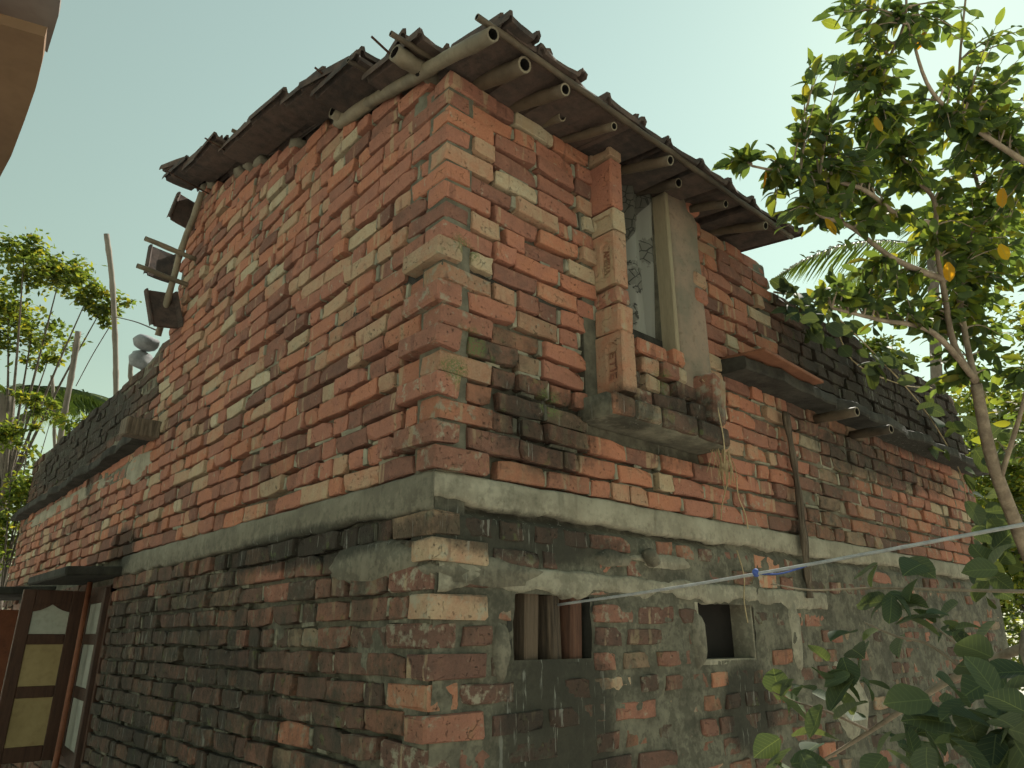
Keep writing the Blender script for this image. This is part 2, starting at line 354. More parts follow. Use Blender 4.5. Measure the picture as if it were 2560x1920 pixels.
# --- mortar cores
def sheet(face, u0, u1, z0, z1, du, offf, openings, topf):
    nu, nz = max(2, int(round((u1-u0)/du))), max(2, int(round((z1-z0)/du)))
    vv, ff = [], []
    for j in range(nz+1):
        z = z0+(z1-z0)*j/nz
        for i in range(nu+1):
            u = u0+(u1-u0)*i/nu; zz = min(z, topf(u)); o = offf(u, zz)
            vv.append((u, -o, zz) if face == 'R' else (-o, u, zz))
    for j in range(nz):
        for i in range(nu):
            u = u0+(u1-u0)*(i+.5)/nu; z = z0+(z1-z0)*(j+.5)/nz
            if inside(u, z, openings) or z > topf(u)+du: continue
            a = j*(nu+1)+i; ff.append((a, a+1, a+nu+2, a+nu+1))
    return vv, ff
def offR(s, z):
    o = -.040+.008*fbm(s*9, z*9, 3.1)+.004*fbm(s*30, z*30, 1.7)
    if z < Z_BAND0:
        o = -.0045+.007*fbm(s*8, z*8, 3.1)+.004*fbm(s*28, z*28, 1.7)
        o += min(.020*max(0, fbm(s*2.6, z*3.4, 9.2)-.05+.25*(s > 1.75)), .012)
        if 1.735 < z < 1.80: o = max(o, .004+.003*fbm(s*4, z*20, 5))
    elif z < 2.75 and s > 1.5: o += .018+.010*fbm(s*5, z*5, 4.1)
    if s > S_UP and z > 2.9: o += .012
    if .55 < z-1.5 and False: pass
    return o
def offL(t, z):
    o = -.042+.008*fbm(t*9, z*9, 13.1)+.004*fbm(t*30, z*30, 11.7)
    if z < Z_BAND0:
        o += .010+min(.03*max(0, fbm(t*2.6, z*3.6, 29.2)-.12+(.22 if t < .4 else 0)), .030)
    elif z > 2.95 and .16 < t < .24+.04*fbm(z*6, 2.2): o += .036      # mortar over the toothed joint by the corner
    if 2.60 < z < Z_COR0 and t > 3.25: o += .036
    if t > T_UP+.15 and z > Z_COR1: o = max(o, -.010+.010*fbm(t*2.2, z*7, 3.3)+.004*fbm(t*25, z*25, 1.1))                       # plaster strip under the cornice
    return o
def wall_core(name, face, u1, offf, openings, topf):
    vv, ff = sheet(face, 0.012, u1, 0, 4.75 if face == 'L' else 3.62, .022, offf, openings, topf)
    mb = MB(); mb.add(vv, ff); o = mb.build(name, M['mortar'], house, True); return o
wallR = wall_core('wall', 'R', S_END, offR, OPEN_R, topR)
wallL = wall_core('wall', 'L', T_END, offL, OPEN_L, topL)
tag(wallR, 'right wall with the small window and the vent'); tag(wallL, 'left wall under the gable')
mb = MB(); mb.box((.006, .006, 0.0), (.12, .12, 3.55)); mb.build('corner_core', M['mortar'], house)
# black boxes in place of unlit rooms, terrace slab and back walls
mb = MB()
mb.box((.24, .24, 0.0), (S_END-.1, T_END-.1, 2.76)); mb.build('inner_room', M['dark'], house)  # solid black box, stands for the unlit room
mb = MB(); mb.box((.13, .13, 2.88), (S_UP-.13, T_UP-.1, 3.56)); mb.build('upper_dark_box', M['dark'], house)  # same for the upper room, its darkness is in the colour
mb = MB(); mb.box((.02, .02, 2.78), (S_END, T_END, 2.85)); mb.build('terrace_slab', M['slab'], house)
mb = MB()
mb.box((S_UP-.13, .01, 2.86), (S_UP-.012, T_UP, 3.58)); mb.box((.01, T_UP-.12, 2.86), (S_UP-.02, T_UP-.01, 4.55))
mb.box((S_END-.12, .012, 0.0), (S_END-.001, T_END-.01, 3.40)); mb.box((.012, T_END-.12, 0.0), (S_END-.13, T_END-.001, 3.40))
mb.box((S_UP, .10, 2.87), (S_END-.13, .12, 3.40)); mb.box((.10, T_UP+.01, 2.87), (.12, T_END-.13, 3.40))
mb.build('back_wall', M['mortar'], house)

# --- brick shapes
def brick_shape(L, H, D, seed, bev=.007):
    rnd = random.Random(seed); nx, nz = 4, 3; vv, ff = [], []
    wx = [-.5, -.5+rnd.uniform(.2, .4), .5-rnd.uniform(.2, .4), .5]
    idx = {}
    for j in range(nz):
        for i in range(nx):
            x = wx[i]*(L-2*bev*1.1); z = (j/(nz-1)-.5)*(H-2*bev)
            y = rnd.uniform(-.0022, .0022); idx[i, j] = len(vv)
            vv.append((x+rnd.uniform(-.004, .004), y, z+rnd.uniform(-.0034, .0034)))
    for _ in range(rnd.choice((0, 1, 1, 2))):                            # a knocked-off corner
        k = idx[rnd.choice((0, nx-1)), rnd.choice((0, nz-1))]; x, y, z = vv[k]; vv[k] = (x*rnd.uniform(.88, .97), -.008, z*rnd.uniform(.6, .9))
    ring = [(i, 0) for i in range(nx)]+[(nx-1, 1)]+[(i, nz-1) for i in range(nx-1, -1, -1)]+[(0, 1)]
    for j in range(nz-1):
        for i in range(nx-1): ff.append((idx[i, j], idx[i+1, j], idx[i+1, j+1], idx[i, j+1]))
    o1 = len(vv)
    for (i, j) in ring:
        x, y, z = vv[idx[i, j]]
        ex = bev*(-1 if i == 0 else 1 if i == nx-1 else 0); ez = bev*(-1 if j == 0 else 1 if j == nz-1 else 0)
        vv.append((x+ex*rnd.uniform(.8, 1.3), -bev*rnd.uniform(.7, 1.5), z+ez*rnd.uniform(.8, 1.25)))
    o2 = len(vv)
    for k in range(len(ring)): x, y, z = vv[o1+k]; vv.append((x, -D, z))
    n = len(ring)
    for k in range(n):
        q = (k+1) % n
        ff.append((idx[ring[k]], o1+k, o1+q, idx[ring[q]])); ff.append((o1+k, o2+k, o2+q, o1+q))
    return vv, ff
STR = [brick_shape(.216, .0650, .05, 100+i, random.uniform(.0025, .005)) for i in range(18)]
HDR = [brick_shape(.102, .0650, .05, 200+i, random.uniform(.0025, .005)) for i in range(14)]
def corner_shape(a, b, h, seed):
    """a along the right face, b along the left face; the arris at the origin"""
    rnd = random.Random(seed); q = MB(); q.obox(Matrix.Translation((a/2, b/2, 0)), (a, b, h), .005)
    return [tuple(c+rnd.uniform(-.0045, .0045) for c in v) for v in q.v], q.f
COR_R = [corner_shape(.222, .106, .0665, 300+i) for i in range(8)]; COR_L = [corner_shape(.106, .222, .0665, 320+i) for i in range(8)]
MESHES = {}
def shape_mesh(key, sh, mat):
    if key not in MESHES:
        q = MB(); q.add(*sh); MESHES[key] = q.mesh(key, mat)
    return MESHES[key]
JOINTS = {'R': MB(), 'L': MB()}                       # mortar squeezed out between the bricks
def joint(face, u, z, w_, h_, out):
    q = MB(); q.obox(Matrix(), (w_, .03, h_), .003); rn = lambda k: random.uniform(-k, k)
    vv = [(v[0]+rn(.003), v[1]+rn(.003), v[2]+rn(.004)) for v in q.v]
    JOINTS[face].add([(u-x, .015-out-y, z+zz) if face == 'R' else (.015-out-y, u+x, z+zz) for x, y, zz in vv], q.f)
BR = []                                              # (key, shape, matrix, tone, area on the picture, wall)
def face_matrix(face, u, z, out, rz, rx, sx, sz):
    if face == 'R': Mx = Matrix.Translation((u, -out, z)) @ Matrix.Rotation(math.pi, 4, 'Z')
    else: Mx = Matrix.Translation((-out, u, z)) @ Matrix.Rotation(math.pi/2, 4, 'Z')
    return Mx @ Matrix.Rotation(rx, 4, 'Y') @ Matrix.Rotation(rz, 4, 'Z') @ Matrix.Diagonal((sx, 1, sz, 1))
def area_px(p, n, wd, hg):
    x, y, k = proj(p)
    if not (-60 < x < 2620 and -60 < y < 1980): return 0
    v = (CAM-Vector(p)).normalized(); return max(0, v.dot(n))*wd*hg*(F/k)**2
def tone_for(face, u, z):
    r = random.random()
    if z < Z_BAND0:
        t = random.choice((.10, .2, .28, .36, .42)) if r < .78 else random.choice((.55, .62, .8))
        return (min(1, t+random.uniform(-.05, .05)), random.uniform(0, .4), (random.uniform(.85, 1.1) if random.random() < .93 else .3) if face == 'L' else (random.uniform(.6, 1.0) if random.random() < .62 else random.uniform(.1, .4)), 1)
    if (face == 'R' and u > S_UP and z > Z_COR0) or (face == 'L' and u > T_UP+.1 and z > Z_COR0):
        return (random.uniform(.05, .3), .05, .9, 1)
    if r < .20: t = random.uniform(.20, .34)
    elif r < .62: t = random.uniform(.36, .52)
    elif r < .80: t = random.uniform(.50, .64)
    elif r < .94: t = random.uniform(.68, .80)
    else: t = random.uniform(.84, .96)
    d = max(0, min(.85, (fbm(u*1.1, z*1.6, 5.5 if face == 'R' else 15.5)+.12)*1.1))*(1.15 if z < 2.75 else max(.15, 1-(z-2.75)*1.6))+random.uniform(0, .12)
    if face == 'L': d *= .75
    if z < 2.6 and face == 'R' and u < .8: d += .2
    return (t, random.uniform(0, .16) + (.1 if face == 'R' and u > 1.5 and z < 2.75 else 0), d, 1)
def add_brick(face, u, z, ln, topz=None):
    pool, base, nm = (STR, .216, 'stretcher') if ln > .145 else (HDR, .102, 'header')
    i = random.randrange(len(pool)); jut = random.gauss(0, .0055)
    if random.random() < .05: jut += random.choice((-.012, .010))
    Mx = face_matrix(face, u, z, jut, R_(random.gauss(0, 1.5)), R_(random.gauss(0, .65)), ln/base, random.uniform(.93, 1.06)*(.86 if face == 'R' and z < Z_BAND0 else 1))
    n = Vector((0, -1, 0)) if face == 'R' else Vector((-1, 0, 0))
    c = (u, 0, z) if face == 'R' else (0, u, z)
    BR.append(('%s_%d' % (nm, i), pool[i], Mx, tone_for(face, u, z), area_px(c, n, ln, .07), face))
# courses
def lay(face, u0, u1, zc, openings, topf, phase):
    u = u0
    k = phase
    wob = random.uniform(-.004, .004); seed = random.uniform(0, 99)
    while u < u1-.03:
        ln = (.220 if (k % 3) else .104) if phase % 2 else (.220 if random.random() < .55 else .104)
        ln *= random.uniform(.94, 1.04)
        wide = face == 'R' and zc < Z_BAND0
        if wide: ln = random.choice((.11, .115, .12, .15, .22))*random.uniform(.9, 1.08)
        if random.random() < .06: ln *= .65
        if random.random() < .035: u += random.uniform(.01, .03)
        ln = min(ln, u1-u)
        if ln < .045: break
        mid = u+ln/2; zz = zc+wob+.0065*fbm(mid*1.1, seed)
        k += 1
        # clip at openings
        hit = None
        for (a, b, c, d) in openings:
            if c-.03 < zz < d+.03 and u < b and u+ln > a: hit = (a, b)
        if hit:
            if hit[0]-u > .05: add_brick(face, (u+hit[0])/2, zz, hit[0]-u-.008)
            u = max(hit[1], u)+.008; 
            if u < hit[1]: u = hit[1]+.008
            continue
        gap = random.uniform(.004, .012) if not wide else random.uniform(.018, .045)
        if zz+.03 < topf(mid)+.015 and not (Z_BAND0+.01 < zz < Z_BAND1):
            add_brick(face, mid, zz, ln-random.uniform(.002, .006))
            if not wide and random.random() < .84: joint(face, u+ln+gap/2-.002, zz+random.uniform(-.006, .006), gap+.010, random.uniform(.045, .064), random.uniform(-.014, -.002))
            if not wide and random.random() < (.30 if face == 'R' else .22) + (.25 if zz < Z_BAND0 and face == 'R' else 0): joint(face, u+random.uniform(.2, .8)*ln, zz-.039+random.uniform(-.003, .003), random.uniform(.04, .16), random.uniform(.009, .016), random.uniform(-.016, -.003))
        u += ln+gap
nc_low = int(Z_BAND0/CH); z_low0 = Z_BAND0-nc_low*CH
zs = [(z_low0+CH*(i+.5), i, 'low') for i in range(nc_low)]
zs += [(Z_BAND1+CH*(i+.5), i+nc_low, 'up') for i in range(32)]
CORNER = []
JUT = {9: .046, 7: .034, 5: .046, 3: .030, 1: .038, 0: .020}    # projecting quoins above the band
for zc, i, part in zs:
    kup = i-nc_low
    if zc < 3.60:
        toR = (i % 2 == 0)
        pool = COR_R if toR else COR_L; q = random.randrange(len(pool))
        j = random.uniform(-.003, .005); jr = j; jl = random.uniform(-.003, .005)
        if part == 'up' and kup in JUT and kup < 10: jr = JUT[kup]*(1.0 if toR else .5); jl = JUT[kup]*.75
        if part == 'low' and i % 2 == 0: jr = jl = .014
        Mx = Matrix.Translation((-jl, -jr, zc)) @ Matrix.Rotation(R_(random.gauss(0, .8)), 4, 'X') @ Matrix.Rotation(R_(random.gauss(0, .8)), 4, 'Y') @ Matrix.Diagonal((random.uniform(.94, 1.03), random.uniform(.94, 1.03), random.uniform(.97, 1.05), 1))
        tn = tone_for('R', .05, zc)
        if part == 'up' and kup < 10: tn = (random.choice((.25, .34, .42, .48, .56, .70, .78)), random.uniform(.15, .4), random.uniform(.15, .5), 1)
        if part == 'low': tn = (tn[0], tn[1], tn[2]*.45, 1)
        CORNER.append(('corner_%s_%d' % ('r' if toR else 'l', q), pool[q], Mx, tn, 9e9, 'R'))
        uR, uL = (.229, .113) if toR else (.113, .229)
    else: uR = uL = 0.01
    opR = OPEN_R+[(.772, .86, 2.46, 3.62), (1.22, 1.50, 2.80, 3.62), (.70, 1.45, 2.37, 2.76)]
    if zc < 3.6: lay('R', uR, S_END if zc < Z_COR0 or zc > Z_COR1+.02 and zc < Z_PAR else (S_UP if zc > Z_COR1 else S_END), zc, opR, topR, i)
    lay('L', uL, T_END if zc < Z_PAR else T_UP+.35, zc, OPEN_L, topL, i+1)
# the ones that show largest are single objects, the others one part per wall
BR += CORNER
BR = [b for b in BR if not (Z_BAND0+.01 < b[2].translation.z < Z_BAND1)]
BR.sort(key=lambda b: -b[4])
NBIG = 300
for k, (key, sh, Mx, tn, ar, face) in enumerate(BR[:NBIG]):
    o = link('brick', shape_mesh(key, sh, M['brick']), wallR if face == 'R' else wallL)
    o.matrix_basis = Mx; o.color = tn
for face, wl, nm in (('R', wallR, 'brick_courses'), ('L', wallL, 'brick_courses')):
    q = MB()
    for key, sh, Mx, tn, ar, f in BR[NBIG:]:
        if f == face: q.add([Mx @ Vector(v) for v in sh[0]], sh[1], tn)
    o = q.build(nm, M['brickm'], wl); o['kind'] = 'stuff'
    o = JOINTS[face].build('mortar_joints', M['mortar_p'], wl); o['kind'] = 'stuff'

# --- cement lintel band round both faces, with a ragged lower edge
def band(face, u1, z0, z1, pr, seed, mat, name, u0=-.008, amp=.008):
    n = int((u1-u0)/.03); vv, ff = [], []
    for i in range(n+1):
        u = u0+(u1-u0)*i/n
        a = z0+amp*fbm(u*5, seed)*2.2+.8*amp*fbm(u*31, seed); b = z1+amp*.6*fbm(u*7, seed+3)
        p = pr+.003*fbm(u*3, seed+7)
        for (o, z) in ((-.03, a), (p-.004, a+.003), (p, a+.014), (p, (a+b)/2), (p, b-.01), (p-.006, b), (-.03, b)):
            vv.append((u, -o, z) if face == 'R' else (-o, u, z))
    for i in range(n):
        for k in range(6): ff.append((i*7+k, (i+1)*7+k, (i+1)*7+k+1, i*7+k+1))
    q = MB(); q.add(vv, ff); return q.build(name, mat, house, True)
band('R', S_END, Z_BAND0+.02, Z_BAND1, .006, 1.3, M['plaster'], 'lintel_band')
band('L', 3.30, Z_BAND0, Z_BAND1, .006, 8.3, M['cement'], 'lintel_band')
band('R', 2.4, 1.742, 1.812, .0085, 4.3, M['plaster'], 'lintel', .02, .014)

# --- cornice slabs and their ragged edges
def cornice(face, u0, u1, pr, seed):
    n = int((u1-u0)/.05); vv, ff = [], []
    for i in range(n+1):
        u = u0+(u1-u0)*i/n; p = pr+.035*fbm(u*3.3, seed)+.012*fbm(u*17, seed); dz = .012*fbm(u*2, seed+4)
        for (o, z) in ((-.05, Z_COR0), (p-.006, Z_COR0+dz), (p, Z_COR0+.012+dz), (p-.004, Z_COR1-.01+dz), (p-.014, Z_COR1+dz), (-.05, Z_COR1+.02)):
            vv.append((u, -o, z) if face == 'R' else (-o, u, z))
    for i in range(n):
        for k in range(5): ff.append((i*6+k, (i+1)*6+k, (i+1)*6+k+1, i*6+k+1))
    for e in (0, n): ff.append(tuple(e*6+k for k in range(6)))
    q = MB(); q.add(vv, ff); return q.build('cornice', M['slab'], house)
cornice('R', 1.66, S_END+.05, .15, 2.2); cornice('L', 3.05, T_END+.05, .10, 6.2)
# block at the end of the left cornice
q = MB(); q.obox(Matrix.Translation((-.10, 3.02, 2.83)) @ Matrix.Rotation(R_(4), 4, 'X'), (.2, .15, .11), .008); q.build('cornice_block', M['oldwood'], house)

# --- sunshade, window and shutters of the left wall
q = MB(); q.obox(Matrix.Translation((-.10, 3.83, 1.985)) @ Matrix.Rotation(R_(-3), 4, 'Y'), (.42, 1.15, .055), .01); q.build('sunshade', M['slab'], house)
q = MB(); q.obox(Matrix.Translation((-.12, 6.1, 1.965)) @ Matrix.Rotation(R_(-3), 4, 'Y'), (.46, 1.5, .06), .01); q.build('sunshade', M['slab'], house)
wf = empty('window'); wf.parent = house
q = MB()
for a, b in (((.0, 3.42, .85), (.1, 3.47, 1.92)), ((.0, 4.07, .85), (.1, 4.12, 1.92)), ((.0, 3.42, 1.87), (.1, 4.12, 1.92)), ((.0, 3.42, .85), (.1, 4.12, .90))): q.box(a, b)
q.build('frame', M['wood'], wf)
def shutter(origin, rot, wd, hgt, ogee, flip):
    """a leaf with three panels; local x across, y out of the leaf, z up"""
    Mx = Matrix.Translation(origin) @ Matrix.Rotation(rot, 4, 'Z')
    sh = empty('shutter'); sh.parent = house
    q = MB(); st = .075 if wd > .3 else .055; z_ = [0, .09, .375, .445, .70, .765, hgt-.09, hgt]
    z_ = [v*hgt/z_[-1] for v in z_]
    def bx(x0, x1, z0, z1, y0=-.016, y1=.016): q.obox(Mx @ Matrix.Translation(((x0+x1)/2, (y0+y1)/2, (z0+z1)/2)), (x1-x0, y1-y0, z1-z0), .004)
    bx(0, st, 0, hgt); bx(wd-st, wd, 0, hgt)
    for a, b in ((0, 1), (2, 3), (4, 5), (6, 7)): bx(st+.0005, wd-st-.0005, z_[a], z_[b], -.015, .015)
    link('frame', q.mesh('frame', M['wood']), sh)
    for n_, (a, b) in enumerate(((1, 2), (3, 4), (5, 6))):
        q = MB(); x0, x1, z0, z1 = st-.006, wd-st+.006, z_[a]-.006, z_[b]+.006
        if ogee and n_ == 2:
            top = [(x0+.012, z1-.055), (x0+.05, z1-.045), ((x0+x1)/2-.03, z1-.028), ((x0+x1)/2, z1-.008), ((x0+x1)/2+.03, z1-.028), (x1-.05, z1-.045), (x1-.012, z1-.055)]
            # dark spandrel above the curved panel top
            pts = [(x0, z1), (x0, z1-.06)]+top+[(x1, z1-.06), (x1, z1)]
            k = MB(); m_ = len(pts)
            k.add([Mx @ Vector((x, s_*.013, z)) for s_ in (-1, 1) for x, z in pts], [tuple(range(m_)), tuple(range(m_, 2*m_))]+[(i, (i+1) % m_, m_+(i+1) % m_, m_+i) for i in range(m_)])
            link('spandrel', k.mesh('spandrel', M['wood']), sh)
        q.obox(Mx @ Matrix.Translation(((x0+x1)/2, 0, (z0+z1)/2)), (x1-x0, .012, z1-z0), .002)
        link('panel', q.mesh('panel', M['panel'] if (n_ == 2 and ogee) else (M['panel_y'] if ogee else M['panel_g'])), sh)
    return sh
shutter((-.004, 4.10, .86), math.pi, .365, 1.045, True, False)      # far leaf swung out to face the lane
shutter((-.012, 3.46, .86), math.pi/2-R_(4), .60, 1.045, False, True)     # near leaf closed
q = MB(); q.tube([(-.06, 3.80, .30), (-.055, 3.79, .9), (-.05, 3.80, 1.4), (-.05, 3.80, 1.95)], [.019, .018, .017, .016], 8); 
q.build('pole', M['redpole'], house, True)
# door leaf and frame beyond it
dr = empty('door'); dr.parent = house
q = MB(); q.box((-.02, 5.92, 0), (.08, 6.0, 1.9)); q.box((-.02, 6.8, 0), (.08, 6.88, 1.9)); q.box((-.02, 5.92, 1.83), (.08, 6.88, 1.9)); link('frame', q.mesh('frame', M['redpole']), dr)
q = MB(); q.obox(Matrix.Translation((-.22, 6.02, .93)), (.40, .035, 1.8), .006); link('leaf', q.mesh('leaf', M['redpole']), dr)

# --- upper window: soldier-brick jamb, plaster pilaster, plank, sill, loose bricks
win = empty('window'); win.parent = house
def single_brick(name, Mx, size, tone, parent, bev=.007, seed=0):
    q = MB(); q.obox(Matrix(), size, bev); rnd = random.Random(seed)
    q.v = [tuple(c+rnd.uniform(-.003, .003) for c in v) for v in q.v]
    o = link(name, q.mesh(name, M['brick']), parent); o.matrix_basis = Mx; o.color = tone; return o
def frogged(name, s0, s1, z0, z1, d, tone, text, seed, frog_frac=.7):
    """a brick whose large face with the pressed frog looks left, towards the corner"""
    rnd = random.Random(seed); q = MB(); h = z1-z0; w_ = d
    y0, y1, x0, x1 = -d, 0.02, s0, s1
    fy0, fy1, fz0, fz1 = -d*.78, -d*.30, z0+h*.17, z1-h*.14
    if h < .14: fy0, fy1, fz0, fz1 = -d*.85, -.002, z0+h*.28, z1-h*.22
    # outline and frog on the left face
    outer = [(y0+.006, z0), (y1, z0), (y1, z1), (y0+.006, z1)]
    n = 6; cz = (fz1+fz0)/2
    rr = (fy1-fy0)/2; cy = (fy0+fy1)/2
    if h < .14:
        rr = (fz1-fz0)/2; frog = [(fy1, fz0), (fy1, fz1)]+[(fy0+rr-rr*math.sin(a), cz+rr*math.cos(a)) for a in [math.pi*k/n for k in range(n+1)]]
    else: frog = [(fy0, fz0), (fy1, fz0)]+[(cy+rr*math.cos(a), fz1-rr+rr*math.sin(a)) for a in [math.pi*k/n for k in range(n+1)]]
    m_ = len(frog)
    bmx = bmesh.new()
    vo = [bmx.verts.new((x0, y, z)) for y, z in outer]; vf = [bmx.verts.new((x0, y, z)) for y, z in frog]
    eo = [bmx.edges.new((vo[i], vo[(i+1) % 4])) for i in range(4)]; ef = [bmx.edges.new((vf[i], vf[(i+1) % m_])) for i in range(m_)]
    bmesh.ops.triangle_fill(bmx, edges=eo+ef, use_beauty=True)
    for f in list(bmx.faces):
        c = f.calc_center_median()
    vd = [bmx.verts.new((x0+.010, cy+(y-cy)*.86, cz+(z-cz)*.93)) for y, z in frog]
    for i in range(m_): bmx.faces.new((vf[i], vf[(i+1) % m_], vd[(i+1) % m_], vd[i]))
    bmx.faces.new(vd)
    a = [(x0, y0+.006), (x0+.006, y0), (x1-.006, y0), (x1, y0+.006), (x1, y1)]
    lo = [bmx.verts.new((x+rnd.uniform(-.002, .002), y+rnd.uniform(-.002, .002), z0)) for x, y in a]; hi = [bmx.verts.new((x, y+rnd.uniform(-.002, .002), z1)) for x, y in a]
    for i in range(4): bmx.faces.new((lo[i], lo[i+1], hi[i+1], hi[i]))
    bmx.faces.new(lo+[bmx.verts.new((x0, y1, z0))]); bmx.faces.new(hi+[bmx.verts.new((x0, y1, z1))])
    bmesh.ops.recalc_face_normals(bmx, faces=bmx.faces)
    me = bpy.data.meshes.new(name); bmx.to_mesh(me); bmx.free(); me.materials.append(M['brick'])
    o = link(name, me, win); o.color = tone
    if text:
        cu = bpy.data.curves.new('stamp', 'FONT'); cu.body = text; cu.size = 1; cu.extrude = .02; cu.align_x = 'CENTER'; cu.align_y = 'CENTER'
        to = bpy.data.objects.new('stamp', cu); col.objects.link(to)
        bpy.context.view_layer.update()
        dg = bpy.context.evaluated_depsgraph_get(); tm = bpy.data.meshes.new_from_object(to.evaluated_get(dg)); bpy.data.objects.remove(to)
        xs = [v.co.x for v in tm.vertices]; ys = [v.co.y for v in tm.vertices]
        lx, ly = max(xs)-min(xs), max(ys)-min(ys); mx_, my_ = (max(xs)+min(xs))/2, (max(ys)+min(ys))/2
        for v in tm.vertices:                     # letters read from the top down, their feet towards the wall
            a_, b_, c_ = (v.co.x-mx_)/lx, (v.co.y-my_)/ly, v.co.z
            v.co = (x0+.0095-(.0035 if c_ > 0 else -.002), cy-b_*(fy1-fy0)*.52, cz-.012-a_*(fz1-fz0)*.66)
        tm.materials.append(M['brick']); t_o = link('stamp', tm, win); t_o.color = (tone[0]*.75, 0, .5, 1)
    return o
D_ = .112
frogged('jamb_brick', .772, .848, 3.545, 3.645, D_, (.80, .05, 0, 1), '', 1)
frogged('jamb_brick', .770, .846, 3.295, 3.535, D_, (.46, .02, 0, 1), '', 2) if False else single_brick('jamb_brick', Matrix.Translation((.808, -D_/2+.012, 3.415)) @ Matrix.Rotation(R_(1.2), 4, 'Y'), (.076, D_+.022, .238), (.46, .02, 0, 1), win, .008, 2)
frogged('jamb_brick', .773, .849, 3.185, 3.285, D_, (.86, .1, 0, 1), '', 3)
frogged('jamb_brick', .768, .846, 2.935, 3.175, D_, (.72, .02, .05, 1), 'AMEHA', 4)
single_brick('jamb_brick', Matrix.Translation((.812, -D_/2+.010, 2.892)) @ Matrix.Rotation(R_(-3), 4, 'X'), (.084, D_+.02, .068), (.42, .25, .2, 1), win, .010, 5)
single_brick('jamb_brick', Matrix.Translation((.812, -D_/2+.006, 2.79)) @ Matrix.Rotation(R_(2), 4, 'X'), (.090, D_+.02, .115), (.70, .2, .1, 1), win, .008, 6)
frogged('jamb_brick', .768, .850, 2.480, 2.725, D_+.01, (.70, .05, .15, 1), 'ETIE', 7)
# sill course: projecting slab of rough bricks and cement
q = MB()
n = 28; vv, ff = [], []
for i in range(n+1):
    u = .67+(1.44-.67)*i/n; p = .135+.014*fbm(u*7, 3.3); dz = .006*fbm(u*9, 1.1)
    for (o_, z) in ((-.03, 2.365), (p-.012, 2.365+dz), (p, 2.378+dz), (p, 2.435+dz), (p-.02, 2.452), (-.03, 2.455)): vv.append((u, -o_, z))
for i in range(n):
    for k in range(5): ff.append((i*6+k, (i+1)*6+k, (i+1)*6+k+1, i*6+k+1))
for e in (0, n): ff.append(tuple(e*6+k for k in range(6)))
q.add(vv, ff); o = q.build('sill', M['mortar'], None, True); o.parent = win
for (s0, s1, d_, tn, sd) in ((.672, .80, .142, (.66, .1, .2, 1), 1), (.80, .96, .140, (.80, .5, .4, 1), 2), (.965, 1.19, .146, (.25, .3, .95, 1), 3), (1.20, 1.43, .142, (.2, .2, 1.0, 1), 4)):
    single_brick('sill_brick', Matrix.Translation(((s0+s1)/2, -d_/2, 2.408)) @ Matrix.Rotation(R_(random.gauss(0, 1.5)), 4, 'Z'), (s1-s0-.006, d_+.02, .074), tn, win, .009, sd)
# rough courses that close the foot of the opening
row = [(.86, .985, 2.495, -.075, .22, .40), (.99, 1.19, 2.495, -.095, .15, .9), (1.20, 1.33, 2.50, -.10, .15, .9), (.855, .96, 2.58, -.045, .14, .9), (.965, 1.07, 2.578, -.06, .82, .35), (1.075, 1.15, 2.575, -.05, .3, .8), (1.155, 1.30, 2.585, -.075, .25, .9),
       (.86, .955, 2.665, -.03, .32, .7), (.96, 1.08, 2.66, -.055, .72, .3), (1.085, 1.20, 2.662, -.07, .40, .45), (1.205, 1.27, 2.665, -.06, .9, .2), (.862, .95, 2.735, -.01, .60, .4), (.955, 1.17, 2.745, -.035, .55, .15), (1.175, 1.26, 2.74, -.06, .58, .1)]
for k, (s0, s1, z, y, tn, d_) in enumerate(row):
    single_brick('brick', Matrix.Translation(((s0+s1)/2, y/2+.03, z)) @ Euler((R_(random.gauss(0, 2)), R_(random.gauss(0, 2.5)), R_(random.gauss(0, 4)))).to_matrix().to_4x4(), (s1-s0-.008, -y+.09, .069), (tn, .25, d_, 1), win, .010, 40+k)
single_brick('brick', Matrix.Translation((1.375, -.075, 2.575)) @ Euler((R_(3), R_(6), R_(8))).to_matrix().to_4x4(), (.115, .15, .215), (.42, .45, .45, 1), win, .012, 77)
q = MB(); q.box((.70, .012, 2.46), (.775, .06, 3.59)); q.box((.852, .02, 2.46), (1.47, .12, 2.74)); q.box((1.225, .021, 2.73), (1.50, .125, 3.60)); o = q.build('core', M['mortar']); o.parent = win
# plank and weathered pilaster on the right of the opening
q = MB(); q.obox(Matrix.Translation((1.243, -.012, 3.17)) @ Matrix.Rotation(R_(.4), 4, 'Y'), (.026, .085, .86), .004); o = q.build('plank', M['plank']); o.parent = win
vv, ff = [], []; nz = 26
for j in range(nz+1):
    z = 2.60+(3.655-2.60)*j/nz; e = .006*fbm(z*6, 7.7); top = max(0, (j-nz+3)/3.0)
    prof = [(1.258, .03), (1.258, -.048+e+.01*top), (1.275, -.058+e+.012*top), (1.38+e, -.060-e+.008*top), (1.47+2*e-.02*top, -.056+e+.02*top), (1.495+2*e-.05*top, -.042+.03*top), (1.50-.05*top, .03)]
    for x, y in prof: vv.append((x, y, z-.03*top*abs(x-1.38)/.12))
for j in range(nz):
    for k in range(6): ff.append((j*7+k, j*7+k+1, (j+1)*7+k+1, (j+1)*7+k))
ff.append(tuple(nz*7+k for k in range(7)))
q = MB(); q.add(vv, ff)
M['pil'] = cement_material('pilaster_plaster', (.20, .175, .135), (.33, .235, .18), False, 5, .7)
o = q.build('pilaster', M['pil'], None, True); o.parent = win
for (z, tn, h_) in ((3.60, .50, .068), (3.20, .74, .07), (3.12, .46, .07)):
    single_brick('jamb_brick', Matrix.Translation((1.452, -.028, z)), (.10, .085, h_), (tn, .15, 0, 1), win, .012, int(z*10))

